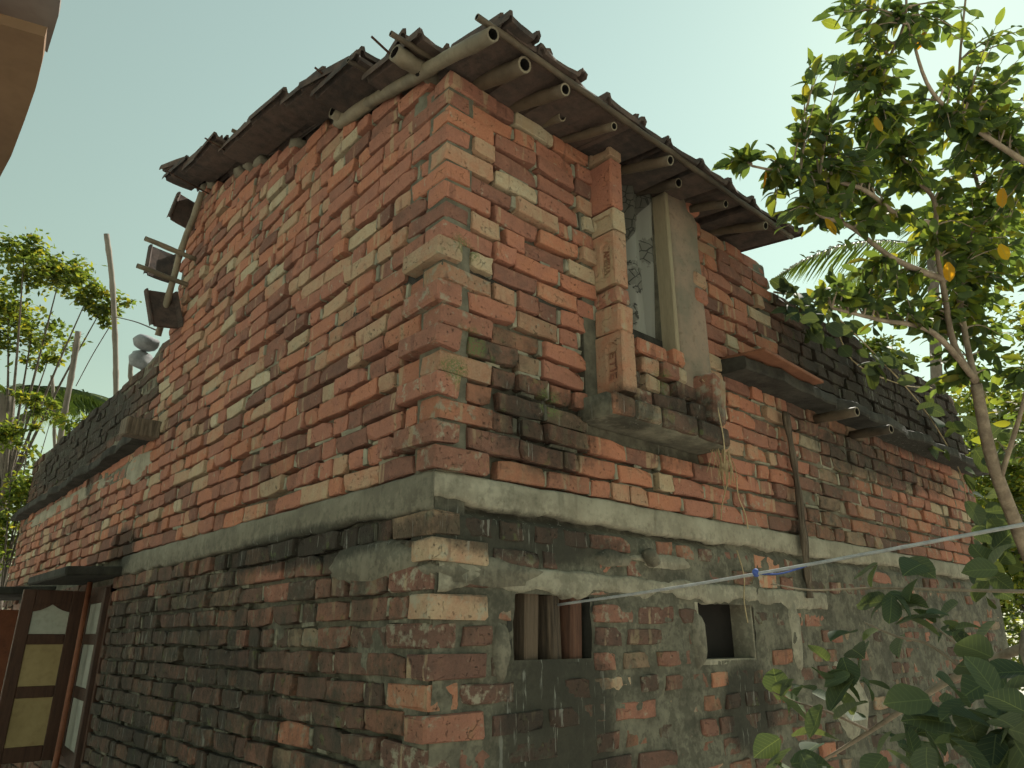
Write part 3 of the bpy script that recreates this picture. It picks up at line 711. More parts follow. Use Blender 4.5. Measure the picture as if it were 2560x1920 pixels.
# --- vent with three upright slats
vt = empty('vent'); vt.parent = house
def reveal(par, s0, s1, z0, z1, dep, mat):
    q = MB(); t_ = .012
    for a, b in (((s0-.02, .004, z0-.02), (s0, dep, z1+.02)), ((s1, .004, z0-.02), (s1+.02, dep, z1+.02)), ((s0, .005, z1), (s1, dep, z1+.02)), ((s0, .005, z0-.02), (s1, dep, z0))): q.box(a, b)
    o = q.build('reveal', mat); o.parent = par
    q = MB(); q.box((s0-.02, dep+.001, z0-.02), (s1+.02, dep+.02, z1+.02)); o = q.build('back', M['dark']); o.parent = par  # black panel painted for the unlit depth of the opening
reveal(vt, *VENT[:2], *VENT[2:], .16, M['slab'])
for k, (s, w_, mt, tl) in enumerate(((.410, .076, 'slatwood', 1), (.517, .066, 'slatwood', -2), (.616, .068, 'oldred', 1))):
    q = MB(); q.obox(Matrix.Translation((s, .048, 1.63)) @ Euler((R_(random.uniform(-2, 2)), R_(tl), R_(12))).to_matrix().to_4x4(), (w_, .06, .225), .008)
    q.v = [tuple(c+random.uniform(-.003, .003) for c in v) for v in q.v]
    o = q.build('slat', M[mt]); o.parent = vt
hw = empty('window'); hw.parent = house
reveal(hw, *HOLE[:2], *HOLE[2:], .105, M['plaster'])

# --- plaster patches left on the lower walls
def patch(face, u, z, ru, rz, seed, mat=None, pr=.010):
    n = 22; vv = [(u, -pr, z)] if face == 'R' else [(-pr, u, z)]; ff = []
    for rg, dp in ((.8, pr), (1.0, -.012)):
        for k in range(n):
            a = 2*math.pi*k/n; r = rg*(1+.28*fbm(math.cos(a)*1.6, math.sin(a)*1.6, seed))
            pu, pz = u+ru*r*math.cos(a), z+rz*r*math.sin(a); d_ = dp+.002*fbm(pu*9, pz*9, seed)
            vv.append((pu, -d_, pz) if face == 'R' else (-d_, pu, pz))
    for k in range(n):
        ff.append((0, 1+k, 1+(k+1) % n)); ff.append((1+k, 1+n+k, 1+n+(k+1) % n, 1+(k+1) % n))
    q = MB(); q.add(vv, ff); q.build('plaster_patch', mat or M['cement'], house, True)
patch('L', .35, 1.83, .30, .07, 1.1); patch('R', .22, 1.79, .24, .05, 2.1); patch('R', 2.05, 1.62, .06, .16, 3.1, M['plaster'])
patch('R', .27, 1.56, .035, .09, 5.5, M['cement']); patch('R', .80, 1.87, .10, .035, 9.1, M['cement']); patch('R', 2.5, 1.30, .2, .22, 4.4, M['plaster'])
patch('R', 1.1, 1.88, .22, .03, 6.1, M['plaster']); patch('R', 1.30, 1.60, .045, .12, 7.7); patch('L', 3.35, 2.66, .28, .1, 12.1, M['plaster'], .006); patch('L', 5.6, 2.70, 1.8, .06, 13.3, M['plaster'], .006)
q = MB(); q.obox(Matrix.Translation((.985, -.03, 1.885)) @ Euler((.3, .5, .4)).to_matrix().to_4x4(), (.085, .06, .05), .018); q.build('stone', M['cement'], house, True)

# ------------------------------------------------------------------ the tiled roof
roof = empty('roof'); roof.parent = house
SLP = math.atan(.335)
def rz_(y): return 3.662+.335*y
def tile_mesh(seed):
    rnd = random.Random(seed); prof = [(-.118, .0), (-.112, .022), (-.098, .024), (-.088, .004), (-.03, .0), (.03, .0), (.085, .004), (.098, .03), (.114, .034), (.125, .012)]
    ys = [0, .13, .27, .40]; vv, ff = [], []; th = .019
    for y in ys:
        e = rnd.uniform(-.003, .003)
        for (x, z) in prof: vv.append((x+rnd.uniform(-.002, .002), y+(rnd.uniform(-.008, .006) if y in (0, .40) else 0), z+e))
    for y in ys:
        for (x, z) in prof: vv.append((x, y, z-th))
    n = len(prof); m_ = len(ys); o_ = n*m_
    for j in range(m_-1):
        for i in range(n-1):
            a = j*n+i; ff += [(a, a+1, a+n+1, a+n), (o_+a, o_+a+n, o_+a+n+1, o_+a+1)]
    for i in range(n-1): ff += [(i, o_+i, o_+i+1, i+1), ((m_-1)*n+i, (m_-1)*n+i+1, o_+(m_-1)*n+i+1, o_+(m_-1)*n+i)]
    for j in range(m_-1): ff += [(j*n, (j+1)*n, o_+(j+1)*n, o_+j*n), (j*n+n-1, o_+j*n+n-1, o_+(j+1)*n+n-1, (j+1)*n+n-1)]
    q = MB(); q.add(vv, ff); return q.mesh('tile', M['tile'])
TILES = [tile_mesh(i) for i in range(6)]
rows = 10
for r in range(rows):
    y = -.305+r*.325; rj = (.165, .053, -.040, -.012, -.048, -.020, -.010, -.045, -.015, -.05, -.02)[r]
    for c in range(10):
        x = -.065+rj*max(0, 1-c/4)+c*.222+random.uniform(-.006, .006)
        if c == 0: x += random.uniform(-.03, .015)
        o = link('tile', random.choice(TILES), roof)
        o.matrix_basis = Matrix.Translation((x, y+random.uniform(-.015, .015), rz_(y)+.012+random.uniform(0, .014))) @ Matrix.Rotation(SLP-R_(10.5)+R_(random.gauss(0, 2.0 if c < 2 else 1.2)), 4, 'X') @ Matrix.Rotation(R_(random.gauss(0, 1.6)), 4, 'Z') @ Matrix.Rotation(R_(random.gauss(0, 1.6)), 4, 'Y')
for r in range(rows):
    for k in range(2):
        y = -.28+r*.325+random.uniform(-.06, .2); o = link('tile', random.choice(TILES), roof); x = (.06, -.03)[min(r, 1)]-.075*min(1, r/2)+random.uniform(-.03, .03)
        o.matrix_basis = Matrix.Translation((x+.03, y, rz_(y)+.035+.02*k)) @ Matrix.Rotation(SLP-R_(random.uniform(4, 13)), 4, 'X') @ Matrix.Rotation(R_(random.gauss(0, 8)), 4, 'Z') @ Matrix.Rotation(R_(random.gauss(0, 6)), 4, 'Y') @ Matrix.Diagonal((random.uniform(.6, 1), random.uniform(.6, .95), 1, 1))
def bamboo(pts, r, name='rafter', mat='bamboo', parent=None, hollow=.72):
    P_ = [Vector(p) for p in pts]; fine = []; rads = []
    L_ = (P_[-1]-P_[0]).length; n = max(4, int(L_/.06))
    for i in range(n+1):
        f = i/n*(len(P_)-1); k = min(int(f), len(P_)-2); fine.append(P_[k].lerp(P_[k+1], f-k)+Vector((.006*fbm(i*.25, r*50), 0, .006*fbm(i*.25, r*90, 3)))); rads.append(r*(1.0+(.13 if i % 5 == 2 else .05*fbm(i*.7, r*40))))
    q = MB(); q.tube(fine, rads, 12, True, hollow); o = q.build(name, M[mat], None, True); o.parent = parent or roof
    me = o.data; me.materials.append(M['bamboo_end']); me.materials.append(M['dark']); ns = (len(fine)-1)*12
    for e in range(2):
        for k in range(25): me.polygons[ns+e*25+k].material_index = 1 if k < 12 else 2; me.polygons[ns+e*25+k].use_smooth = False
    return o
for s, ln, rr in ((.14, .27, .030), (.33, .28, .024), (.62, .25, .017), (.955, .255, .022), (1.43, .255, .019), (1.735, .26, .021), (1.16, .15, .023), (.48, .12, .020)):
    e = random.uniform(-.12, .12); ln += random.uniform(-.03, .035); bamboo([(s, -ln, rz_(-ln)-.050+random.uniform(-.012, .006)), (s-e, 3.1, rz_(3.1)-.05)], rr, 'rafter', 'bamboo_d')
bamboo([(-.045, -.30, rz_(-.30)-.052), (-.03, .22, rz_(.25)-.068), (-.015, .8, rz_(.8)-.06)], .026)                 # verge rafter at the corner
bamboo([(-.17, .12, 3.655), (.3, .15, 3.66), (2.1, .15, 3.67)], .032)
bamboo([(-.075, .80, 3.875), (.6, .82, 3.88)], .036); bamboo([(-.02, .84, 3.86), (-.015, .55, 3.79)], .03)
bamboo([(-.1, -.285, rz_(-.285)-.012), (1.0, -.285, rz_(-.285)-.016), (2.0, -.28, rz_(-.28)-.014)], .012, 'batten', 'bamboo_d')
for r in range(1, rows):
    y = -.305+r*.325; bamboo([(-.17-random.uniform(0, .06), y+.05, rz_(y+.05)-.012), (2.04, y+.05, rz_(y+.05)-.012)], .011, 'batten', 'bamboo_d')
for (x, y, z, l_) in ((-.235, .18, 3.73, .2), (-.255, .62, 3.88, .2), (-.28, 2.0, 4.32, .26), (-.30, 2.72, 4.48, .3)):
    q = MB(); q.tube([(x, y, z), (x+l_, y+.03, z-.03)], .005, 5); o = q.build('stick', M['wood']); o.parent = roof
# the steep back edge beyond the ridge: hanging pole, battens, slipped tiles
top_ = onL(505, 480, -.08); bot = onL(395, 838, -.10)
bamboo([top_, top_.lerp(bot, .5)+Vector((-.01, .02, .03)), bot], .020, 'rafter')
for (x, y, l_) in ((362, 596, .34), (342, 664, .36)):
    p = onL(x, y, -.33); bamboo([p, p+Vector((l_, .02, -.02))], .016, 'batten')
for (x, y, rt) in ((405, 655, 4), (462, 520, 12), (425, 770, -10)):
    p = onL(x, y, -.09); o = link('tile', TILES[1], roof)
    o.matrix_basis = Matrix.Translation(p+Vector((0, 0, -.13))) @ Matrix.Rotation(R_(rt), 4, 'Y') @ Matrix.Rotation(R_(70), 4, 'X') @ Matrix.Diagonal((.85, .72, .85, 1))
q = MB(); q.obox(Matrix.Translation((1.0, 1.45, rz_(1.45)+.005)) @ Matrix.Rotation(SLP, 4, 'X'), (2.3, 3.5, .004)); 
# broken tile pieces and bedding along the top of the gable
for t_ in [x*.17 for x in range(2, 18)]:
    if random.random() < .6:
        q = MB(); q.obox(Matrix.Translation((.02, t_, gable(t_)+.0)) @ Euler((SLP+random.uniform(-.3, .3), random.uniform(-.2, .2), 0)).to_matrix().to_4x4(), (.09, .12, .05), .015)
        q.v = [tuple(c+random.uniform(-.008, .008) for c in v) for v in q.v]; q.build('bedding', M['cement'], house, True)
# tile board lying on the right cornice
q = MB(); q.obox(Matrix.Translation((2.0, -.055, 2.872)) @ Euler((R_(3), R_(1.0), R_(2))).to_matrix().to_4x4(), (.62, .30, .018), .004)
ob = q.build('clay_slab', plain('red_slab', (.20, .085, .05), (.28, .12, .07), .8, 12, .3)); tag(ob, 'flat red clay slab lying on the dark ledge right of the window', 'slab')
for (s, z) in ((2.55, 2.735), (2.98, 2.72)): 
    bamboo([(s, -.24, z), (s+.02, .0, z+.01)], .026, 'stub', 'bamboo_d', house)

# ------------------------------------------------------------------ curtain in the upper window
def curtain():
    n, m_ = 26, 40; vv, ff = [], []
    for j in range(m_+1):
        for i in range(n+1):
            u, v = i/n, j/m_; vv.append((.84+.42*u, .055+.022*math.sin(u*17+v*2)+.012*math.sin(u*41+1)-.02*v, 2.70+.95*v))
    for j in range(m_):
        for i in range(n): a = j*(n+1)+i; ff.append((a, a+1, a+n+2, a+n+1))
    q = MB(); q.add(vv, ff)
    m, t, b, out = newmat('curtain_cloth'); p = pos(t)
    vo = N(t, 'ShaderNodeTexVoronoi', feature='DISTANCE_TO_EDGE'); vo.inputs['Scale'].default_value = 22; t.links.new(p, vo.inputs['Vector'])
    nz_ = ntex(t, p, 30, 4, .6); wv = ntex(t, p, 9, 2, .5)
    ed = step(t, math_(t, 'ADD', vo.outputs['Distance'], math_(t, 'MULTIPLY', math_(t, 'SUBTRACT', nz_, .5), .12)), .07, .02)
    zone = step(t, wv, .48, .52)
    # a pale curved panel with drawn flowers, veined grey cloth beside it
    sp = N(t, 'ShaderNodeSeparateXYZ'); t.links.new(p, sp.inputs[0])
    cv = math_(t, 'SUBTRACT', sp.outputs[0], math_(t, 'MULTIPLY_ADD', math_(t, 'POWER', math_(t, 'SUBTRACT', sp.outputs[2], 2.70), 2.0), .42, .895))
    pale = step(t, cv, 0.0, .006)
    c_ = mix(t, pale, (.105, .100, .086), (.25, .247, .222))
    fl = None
    for (x, z, r) in ((1.02, 2.92, .065), (1.10, 3.13, .06), (1.18, 2.80, .05), (1.2, 3.3, .05)):
        s_ = N(t, 'ShaderNodeVectorMath', operation='SUBTRACT'); s_.inputs[1].default_value = (x, .05, z); t.links.new(p, s_.inputs[0])
        s2 = N(t, 'ShaderNodeVectorMath', operation='MULTIPLY'); s2.inputs[1].default_value = (1, .2, .7); t.links.new(s_.outputs[0], s2.inputs[0])
        l_ = N(t, 'ShaderNodeVectorMath', operation='LENGTH'); t.links.new(s2.outputs[0], l_.inputs[0])
        k_ = step(t, math_(t, 'ADD', l_.outputs['Value'], math_(t, 'MULTIPLY', math_(t, 'SUBTRACT', nz_, .5), .09)), r, r-.008); fl = k_ if fl is None else math_(t, 'MAXIMUM', fl, k_)
    c_ = mix(t, math_(t, 'MULTIPLY', fl, .75), c_, (.14, .135, .12))
    lines = math_(t, 'MAXIMUM', math_(t, 'MULTIPLY', ed, fl), math_(t, 'MULTIPLY', ed, math_(t, 'SUBTRACT', 1.0, pale)))
    c_ = mix(t, math_(t, 'MULTIPLY', lines, .85), c_, (.03, .03, .027))
    t.links.new(c_, b.inputs['Base Color']); b.inputs['Roughness'].default_value = .9
    o = q.build('curtain', m, None, True); tag(o, 'grey patterned cloth curtain hanging in the narrow upper window', 'curtain'); return o
curtain()

# ------------------------------------------------------------------ things on and along the walls
def rod(name, pts, r, mat, label=None, cat=None, n=6, group=None):
    q = MB(); q.tube(pts, r, n); o = q.build(name, M[mat], None, True)
    if label: tag(o, label, cat, group)
    return o
def curve(pts, k=8):
    P_ = [Vector(p) for p in pts]; P_ = [P_[0]*2-P_[1]]+P_+[P_[-1]*2-P_[-2]]; out = []
    for i in range(1, len(P_)-2):
        for j in range(k):
            t_ = j/k; a, b, c, d = P_[i-1:i+3]
            out.append(.5*((2*b)+(c-a)*t_+(2*a-5*b+4*c-d)*t_*t_+(3*b-a-3*c+d)*t_**3))
    return out+[P_[-2]]
# washing line from the vent to the trees
ln_ = empty('washing_line', (.45, -.02, 1.67)); bpy.context.view_layer.update(); WORLD[ln_] = Vector((.45, -.02, 1.67))
tag(ln_, 'thin grey cable stretched from the vent across the right wall', 'cable')
pA, pB = onR(1395, 1512, .01), at(2640, 1296, 1.45)
pK = pA.lerp(pB, .40)
q = MB(); q.tube(curve([pA, pA.lerp(pB, .3)+Vector((0, 0, -.008)), pA.lerp(pB, .6)+Vector((0, 0, -.008)), pB]), .0042, 6); link('cable', q.mesh('cable', M['wire'], True), ln_)
q = MB(); q.obox(Matrix.Translation(pA.lerp(pB, .52)+Vector((0, 0, -.006))) @ Euler((.3, .5, .2)).to_matrix().to_4x4(), (.022, .016, .018), .005); link('knot', q.mesh('knot', M['blue'], True), ln_)
q = MB(); q.tube(curve([pA.lerp(pB, .52)+Vector((0, 0, -.008)), pA.lerp(pB, .57)+Vector((0, 0, -.018)), pA.lerp(pB, .63)+Vector((0, 0, -.008))]), .0022, 5); link('string', q.mesh('string', M['blue'], True), ln_)
# weathered strip of wood down the right wall
q = MB()
pts = curve([(2.17, -.03, 2.70), (2.19, -.032, 2.45), (2.20, -.028, 2.2), (2.185, -.03, 1.95), (2.195, -.02, 1.78)])
for dx, r_ in ((0, .014), (.018, .010), (-.014, .008)): q.tube([p+Vector((dx+.004*math.sin(9*p.z+dx*90), -.003, 0)) for p in pts], [r_*(1.0+.3*math.sin(i)) for i in range(len(pts))], 6)
tag(q.build('wood_strip', M['oldwood'], None, True), 'grey weathered strip of split wood hanging down the right wall', 'wood strip')
for k, (pts, lb) in enumerate(((
    [(1.33, -.10, 2.66), (1.34, -.14, 2.60), (1.355, -.155, 2.45), (1.37, -.15, 2.35), (1.42, -.11, 2.30)], 'dry tendril looped over the corner of the window sill'),
    ([(1.53, -.06, 2.34), (1.56, -.03, 2.25), (1.52, -.02, 2.15), (1.50, -.02, 2.08)], 'dry tendril hanging on the red bricks under the sill'),
    ([(1.64, -.03, 2.28), (1.66, -.02, 2.2), (1.70, -.02, 2.13), (1.71, -.02, 2.06)], 'second dry tendril further along under the sill'),
    ([(1.60, -.02, 1.96), (1.62, -.03, 1.85), (1.60, -.03, 1.75), (1.61, -.03, 1.66)], 'pale tendril hanging over the small black window'))):
    rod('tendril', curve(pts), .0028, 'straw', lb, 'tendril', 5, 'dry tendrils on the right wall')
# dry grass tuft under the sill corner
q = MB()
for k in range(26):
    a = Vector((1.42+random.uniform(-.05, .05), -.10+random.uniform(-.03, .03), 2.36)); b = a+Vector((random.uniform(-.04, .05), random.uniform(-.02, .02), -random.uniform(.06, .17)))
    q.tube([a, a.lerp(b, .5)+Vector((.01, 0, .01)), b], .0018, 4)
tag(q.build('dry_grass', M['straw']), 'tuft of dry grass hanging under the end of the sill', 'grass', kind='stuff')
# bundle of sacks on the left parapet
sk = empty('sack', (.02, 3.36, 3.52)); WORLD[sk] = Vector((.02, 3.36, 3.52)); tag(sk, 'grey cloth sacks heaped on the left parapet below the tiles', 'sack')
for k, (x, y, rx, ry, tl) in enumerate(((367, 858, .115, .055, 8), (355, 900, .055, .085, -30))):
    c = onL(x, y, .0); q = MB(); vv, ff = [], []; nu, nv = 14, 9
    for j in range(nv+1):
        for i in range(nu):
            a, b_ = 2*math.pi*i/nu, math.pi*j/nv-math.pi/2
            d = Vector((math.cos(a)*math.cos(b_)*.09, math.sin(a)*math.cos(b_)*rx, math.sin(b_)*ry)); d *= 1+.22*fbm(d.x*18, d.y*18, d.z*18+k)
            vv.append(c+Matrix.Rotation(R_(tl), 3, 'X') @ d)
    for j in range(nv):
        for i in range(nu): ff.append((j*nu+i, j*nu+(i+1) % nu, (j+1)*nu+(i+1) % nu, (j+1)*nu+i))
    q.add(vv, ff); link('bag', q.mesh('bag', M['sack'], True), sk)

# ------------------------------------------------------------------ neighbour's eave at the upper left
ev = empty('neighbour_eave', tuple(onZ(60, 300, 2.75))); WORLD[ev] = ev.location.copy()
tag(ev, 'brown sheet eave of a neighbouring roof, close by at the upper left', 'eave')
def slab_poly(pts, th, name, mat):
    m_ = len(pts); vv = [Vector(p) for p in pts]+[Vector(p)+Vector((0, 0, th)) for p in pts]
    q = MB(); q.add(vv, [tuple(range(m_))[::-1], tuple(range(m_, 2*m_))]+[(i, (i+1) % m_, m_+(i+1) % m_, m_+i) for i in range(m_)]); link(name, q.mesh(name, mat), ev)
e1 = [onZ(x, y, 2.75) for x, y in ((-900, -200), (112, 92), (106, 150), (88, 225), (62, 300), (28, 390), (-20, 480), (-300, 900), (-1200, 1000))]
slab_poly(e1, .025, 'sheet', M['rust'])
e2 = [onZ(x, y, 2.86) for x, y in ((-900, -500), (160, -300), (158, -60), (146, 40), (118, 132), (70, 92), (0, 40), (-900, -200))]
slab_poly(e2, .02, 'sheet', M['greysheet'])

# ------------------------------------------------------------------ plants
def leaf_mesh(L_, W_, seed, mat, curl=.25, n=6):
    rnd = random.Random(seed); vv, ff = [], []
    for i in range(n+1):
        u = i/n; wd = W_*.5*math.sin(math.pi*min(1, u*.93+.05))**.75*(1 if i < n else 0.02)
        z = -curl*L_*u*u*.5+.02*L_*math.sin(u*6+seed); fold = .30*wd
        for sd in (-1, 0, 1): vv.append((sd*wd*(1+rnd.uniform(-.08, .08)), u*L_, z+(fold if sd else 0)))
    for i in range(n):
        for k in range(2): a = i*3+k; ff.append((a, a+1, a+4, a+3))
    q = MB(); q.add(vv, ff); me = q.mesh('leaf', mat, True); return me, vv, ff
def leaf_matrix(p, d, size, roll=None):
    d = Vector(d).normalized(); up = Vector((0, 0, 1)) if abs(d.z) < .92 else Vector((1, 0, 0))
    x = d.cross(up).normalized(); z = x.cross(d); Mx = Matrix((x, d, z)).transposed().to_4x4()
    return Matrix.Translation(p) @ Mx @ Matrix.Rotation(random.gauss(0, .8) if roll is None else roll, 4, 'Y') @ Matrix.Diagonal((size, size, size, 1))
class Plant:
    def __init__(s, name, label, cat, base, group=None):
        s.root = empty(name, tuple(base)); WORLD[s.root] = Vector(base); tag(s.root, label, cat, group); s.leaves = []; s.twigs = MB()
    def limb(s, pts, rads, name='branch', mat='bark'):
        c = curve(pts, 6); n = len(c); q = MB()
        rr = [rads[0]+(rads[1]-rads[0])*i/(n-1) for i in range(n)]; q.tube(c, rr, 8); link(name, q.mesh(name, M[mat], True), s.root); return c
    def spray(s, a, b, n, size, meshes, spread=1.0, droop=.35):
        a, b = Vector(a), Vector(b); mid = a.lerp(b, .5)+Vector((0, 0, .03)); c = curve([a, mid, b], 5)
        s.twigs.tube(c, [.004-.0028*i/(len(c)-1) for i in range(len(c))], 5, False)
        ax = (b-a).normalized()
        for k in range(n):
            f = .25+.75*k/max(1, n-1); i = min(len(c)-1, int(f*(len(c)-1))); p = c[i]
            if k == n-1: d = ax+Vector((0, 0, -.1))
            else:
                sd = 1 if k % 2 else -1; side = ax.cross(Vector((random.gauss(0, .3), random.gauss(0, .3), 1))).normalized()
                d = ax*.55+side*sd*spread+Vector((0, 0, random.gauss(-droop, .35)))
            s.leaves.append((random.choice(meshes), leaf_matrix(p, d, size*random.uniform(.75, 1.15))))
    def finish(s, nmax, mass_mat):
        if s.twigs.v: link('twigs', s.twigs.mesh('twigs', M['bark']), s.root)['kind'] = 'stuff'
        s.leaves.sort(key=lambda l: -(l[1].to_scale().x/max(.3, (l[1].translation-CAM).dot(FW)))*(1 if -50 < proj(l[1].translation)[0] < 2610 and -50 < proj(l[1].translation)[1] < 1970 else .01))
        mats = {}
        for me, Mx in s.leaves[:nmax]:
            o = link('leaf', me[0], s.root); o.matrix_basis = Mx
        rest = s.leaves[nmax:]
        if rest:
            q = MB()
            for me, Mx in rest: q.add([Mx @ Vector(v) for v in me[1]], me[2], (random.random(), 0, 0, 1))
            o = link('leaf_mass', q.mesh('leaf_mass', mass_mat, True), s.root); o['kind'] = 'stuff'
GL = [leaf_mesh(1, random.uniform(.42, .58), i, M['leaf'], random.uniform(.05, .9)) for i in range(12)]; GYL = [leaf_mesh(1, .50, 20+i, M['leaf_y'], .08) for i in range(3)]
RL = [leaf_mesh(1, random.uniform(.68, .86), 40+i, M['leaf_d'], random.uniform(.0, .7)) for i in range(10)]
# --- guava tree at the right
base = at(2700, 1950, 3.1); base.z = 0
gt = Plant('guava_tree', 'leafy guava tree with some yellow leaves, rising at the right of the roof', 'tree', base)
t1 = gt.limb([base, at(2640, 1600, 3.1), at(2550, 1340, 3.05), at(2480, 1150, 3.0), at(2440, 960, 3.0)], (.032, .022), 'trunk')
b1 = gt.limb([at(2440, 960, 3.0), at(2385, 860, 2.95), at(2362, 740, 2.95), at(2340, 600, 2.9), at(2335, 500, 2.9), at(2270, 420, 2.8), at(2200, 230, 2.7), at(2260, 60, 2.7), at(2265, -60, 2.7)], (.014, .004))
b2 = gt.limb([at(2440, 960, 3.0), at(2410, 820, 3.1), at(2400, 690, 3.2), at(2450, 500, 3.3), at(2400, 330, 3.3), at(2400, 150, 3.2), at(2420, -60, 3.2)], (.014, .004))
b3 = gt.limb([at(2600, 430, 2.8), at(2450, 330, 2.8), at(2330, 230, 2.7), at(2270, 60, 2.6)], (.013, .004))
b4 = gt.limb([at(2362, 700, 2.95), at(2240, 650, 2.8), at(2130, 570, 2.6), at(2050, 540, 2.5)], (.014, .005))
b5 = gt.limb([at(2335, 560, 2.9), at(2250, 540, 2.8), at(2150, 470, 2.6), at(2000, 440, 2.5), at(1880, 415, 2.45)], (.012, .004))
b6 = gt.limb([at(2440, 950, 3.0), at(2330, 830, 2.8), at(2200, 800, 2.7), at(2080, 770, 2.6)], (.014, .005))
b8 = gt.limb([at(2560, 1340, 3.05), at(2700, 1000, 3.1), at(2740, 700, 3.2), at(2720, 300, 3.2)], (.018, .006))
b9 = gt.limb([at(2740, 800, 3.2), at(2860, 600, 3.3), at(2920, 300, 3.3)], (.012, .005))
b7 = gt.limb([at(2500, 1200, 3.0), at(2560, 1000, 2.9), at(2600, 800, 2.9)], (.011, .005))
limbs = [p for b in (b1, b2, b3, b4, b5, b6, b7, b8, b9) for p in b]
def grow(pl, clumps, limbs, meshes, size, nl, yel=0.0, reach=.55):
    for (cx, cy, rx, ry, d0, d1, n) in clumps:
        for k in range(n):
            r, a = math.sqrt(random.random()), random.uniform(0, 6.283)
            tip = at(cx+rx*r*math.cos(a), cy+ry*r*math.sin(a), random.uniform(d0, d1))
            o = min(limbs, key=lambda q: (q-tip).length)
            st = o if (o-tip).length < reach else tip+(o-tip).normalized()*reach*random.uniform(.45, .9)
            pl.spray(st, tip, random.randint(nl-2, nl+2), size*random.uniform(.85, 1.1), GYL if random.random() < yel else meshes)
grow(gt, [(2700, 300, 140, 300, 2.7, 3.6, 40), (2720, 800, 150, 260, 2.8, 3.8, 40), (2900, 500, 150, 350, 2.8, 3.8, 40), (2480, 330, 80, 80, 2.7, 3.3, 14), (2400, 480, 90, 70, 2.8, 3.4, 14), (2540, 560, 60, 120, 2.8, 3.4, 16), (2300, 300, 90, 70, 2.6, 3.1, 14), (2440, 760, 110, 110, 3.0, 3.6, 18), (2540, 260, 40, 110, 2.8, 3.2, 10), (2300, 640, 80, 50, 2.8, 3.2, 9), (2130, 60, 60, 50, 2.5, 2.8, 9), (2240, 90, 90, 60, 2.5, 2.8, 12), (2060, 175, 60, 35, 2.4, 2.6, 9), (2180, 210, 80, 60, 2.5, 2.8, 16), (1850, 400, 50, 18, 2.4, 2.5, 5), (1945, 430, 40, 25, 2.4, 2.6, 7),  # first three clumps lie out of frame, added to shade the shrub
          (2060, 300, 40, 60, 2.4, 2.6, 8), (2180, 340, 120, 90, 2.5, 2.9, 32), (2080, 430, 120, 60, 2.4, 2.8, 27), (2010, 520, 90, 60, 2.4, 2.7, 19), (2190, 520, 130, 70, 2.5, 3.0, 27), (2340, 380, 120, 110, 2.7, 3.2, 30),
          (2450, 230, 60, 100, 2.6, 3.0, 12), (2520, 120, 50, 80, 2.6, 2.9, 9), (2500, 420, 90, 120, 2.8, 3.3, 27), (2500, 680, 90, 160, 2.9, 3.4, 40), (2420, 900, 120, 110, 3.0, 3.5, 24), (2380, 640, 60, 110, 2.9, 3.4, 14),
          (2180, 700, 110, 30, 2.6, 2.9, 12), (2100, 740, 90, 40, 2.5, 2.8, 11), (2240, 780, 110, 60, 2.7, 3.1, 19), (2340, 820, 60, 60, 2.8, 3.1, 11), (2530, 1050, 60, 140, 3.0, 3.5, 22), (2420, 60, 30, 50, 2.6, 3.0, 5)], limbs, GL, .066, 8, .02)
for (x, y) in ((2062, 548), (2085, 545), (2078, 560), (2110, 600), (2145, 555), (2205, 540), (2225, 555), (2190, 290), (2508, 470), (2500, 610), (1912, 430), (2350, 640), (2370, 655), (2335, 545)):
    p = at(x, y, 2.45); gt.leaves.insert(0, (random.choice(GYL), leaf_matrix(p, (random.gauss(0, .3), random.gauss(0, .3), -1), random.uniform(.05, .075))))
gt.finish(300, M['leaf'])
# --- creeper on the right parapet
vine = Plant('creeper', 'green heart-leaved creeper trailing over the blackened right parapet', 'creeper', onR(2150, 760, -.02))
vl = vine.limb([onR(1935, 730, .02), onR(2060, 760, -.03), onR(2130, 900, -.05), onR(2250, 960, -.06), onR(2330, 970, -.05)], (.006, .003), 'stem', 'straw')
vl += vine.limb([onR(2000, 740, -.02), onR(2100, 800, -.05), onR(2300, 1010, -.05), onR(2400, 1180, -.05), onR(2420, 1300, -.05)], (.006, .003), 'stem', 'straw')
for k in range(64):
    x = random.uniform(1925, 2260); y = 735+(x-1930)*.62+random.uniform(-55, 55) if random.random() < .7 else random.uniform(980, 1180)
    if y > 970: x = random.uniform(2290, 2440)
    p = onR(x, y, -random.uniform(.03, .12)); vine.leaves.append((random.choice(RL), leaf_matrix(p, (random.gauss(.2, .5), -.5, random.gauss(-.5, .4)), random.uniform(.08, .14))))
for k in range(26):
    x = random.uniform(1920, 2130); y = 705+(x-1920)*.5+random.uniform(-28, 40)
    vine.leaves.append((random.choice(RL), leaf_matrix(onR(x, y, random.uniform(-.1, .05)), (random.gauss(0, .6), -.4, random.gauss(-.2, .5)), random.uniform(.09, .14))))
for k in range(70):
    x = random.gauss(2465, 30); y = random.uniform(1010, 1520)
    vine.leaves.append((random.choice(RL), leaf_matrix(onR(x, y, -random.uniform(.05, .6)), (random.gauss(.1, .6), -.4, random.gauss(-.4, .5)), random.uniform(.09, .16))))
vine.finish(300, M['leaf_d'])
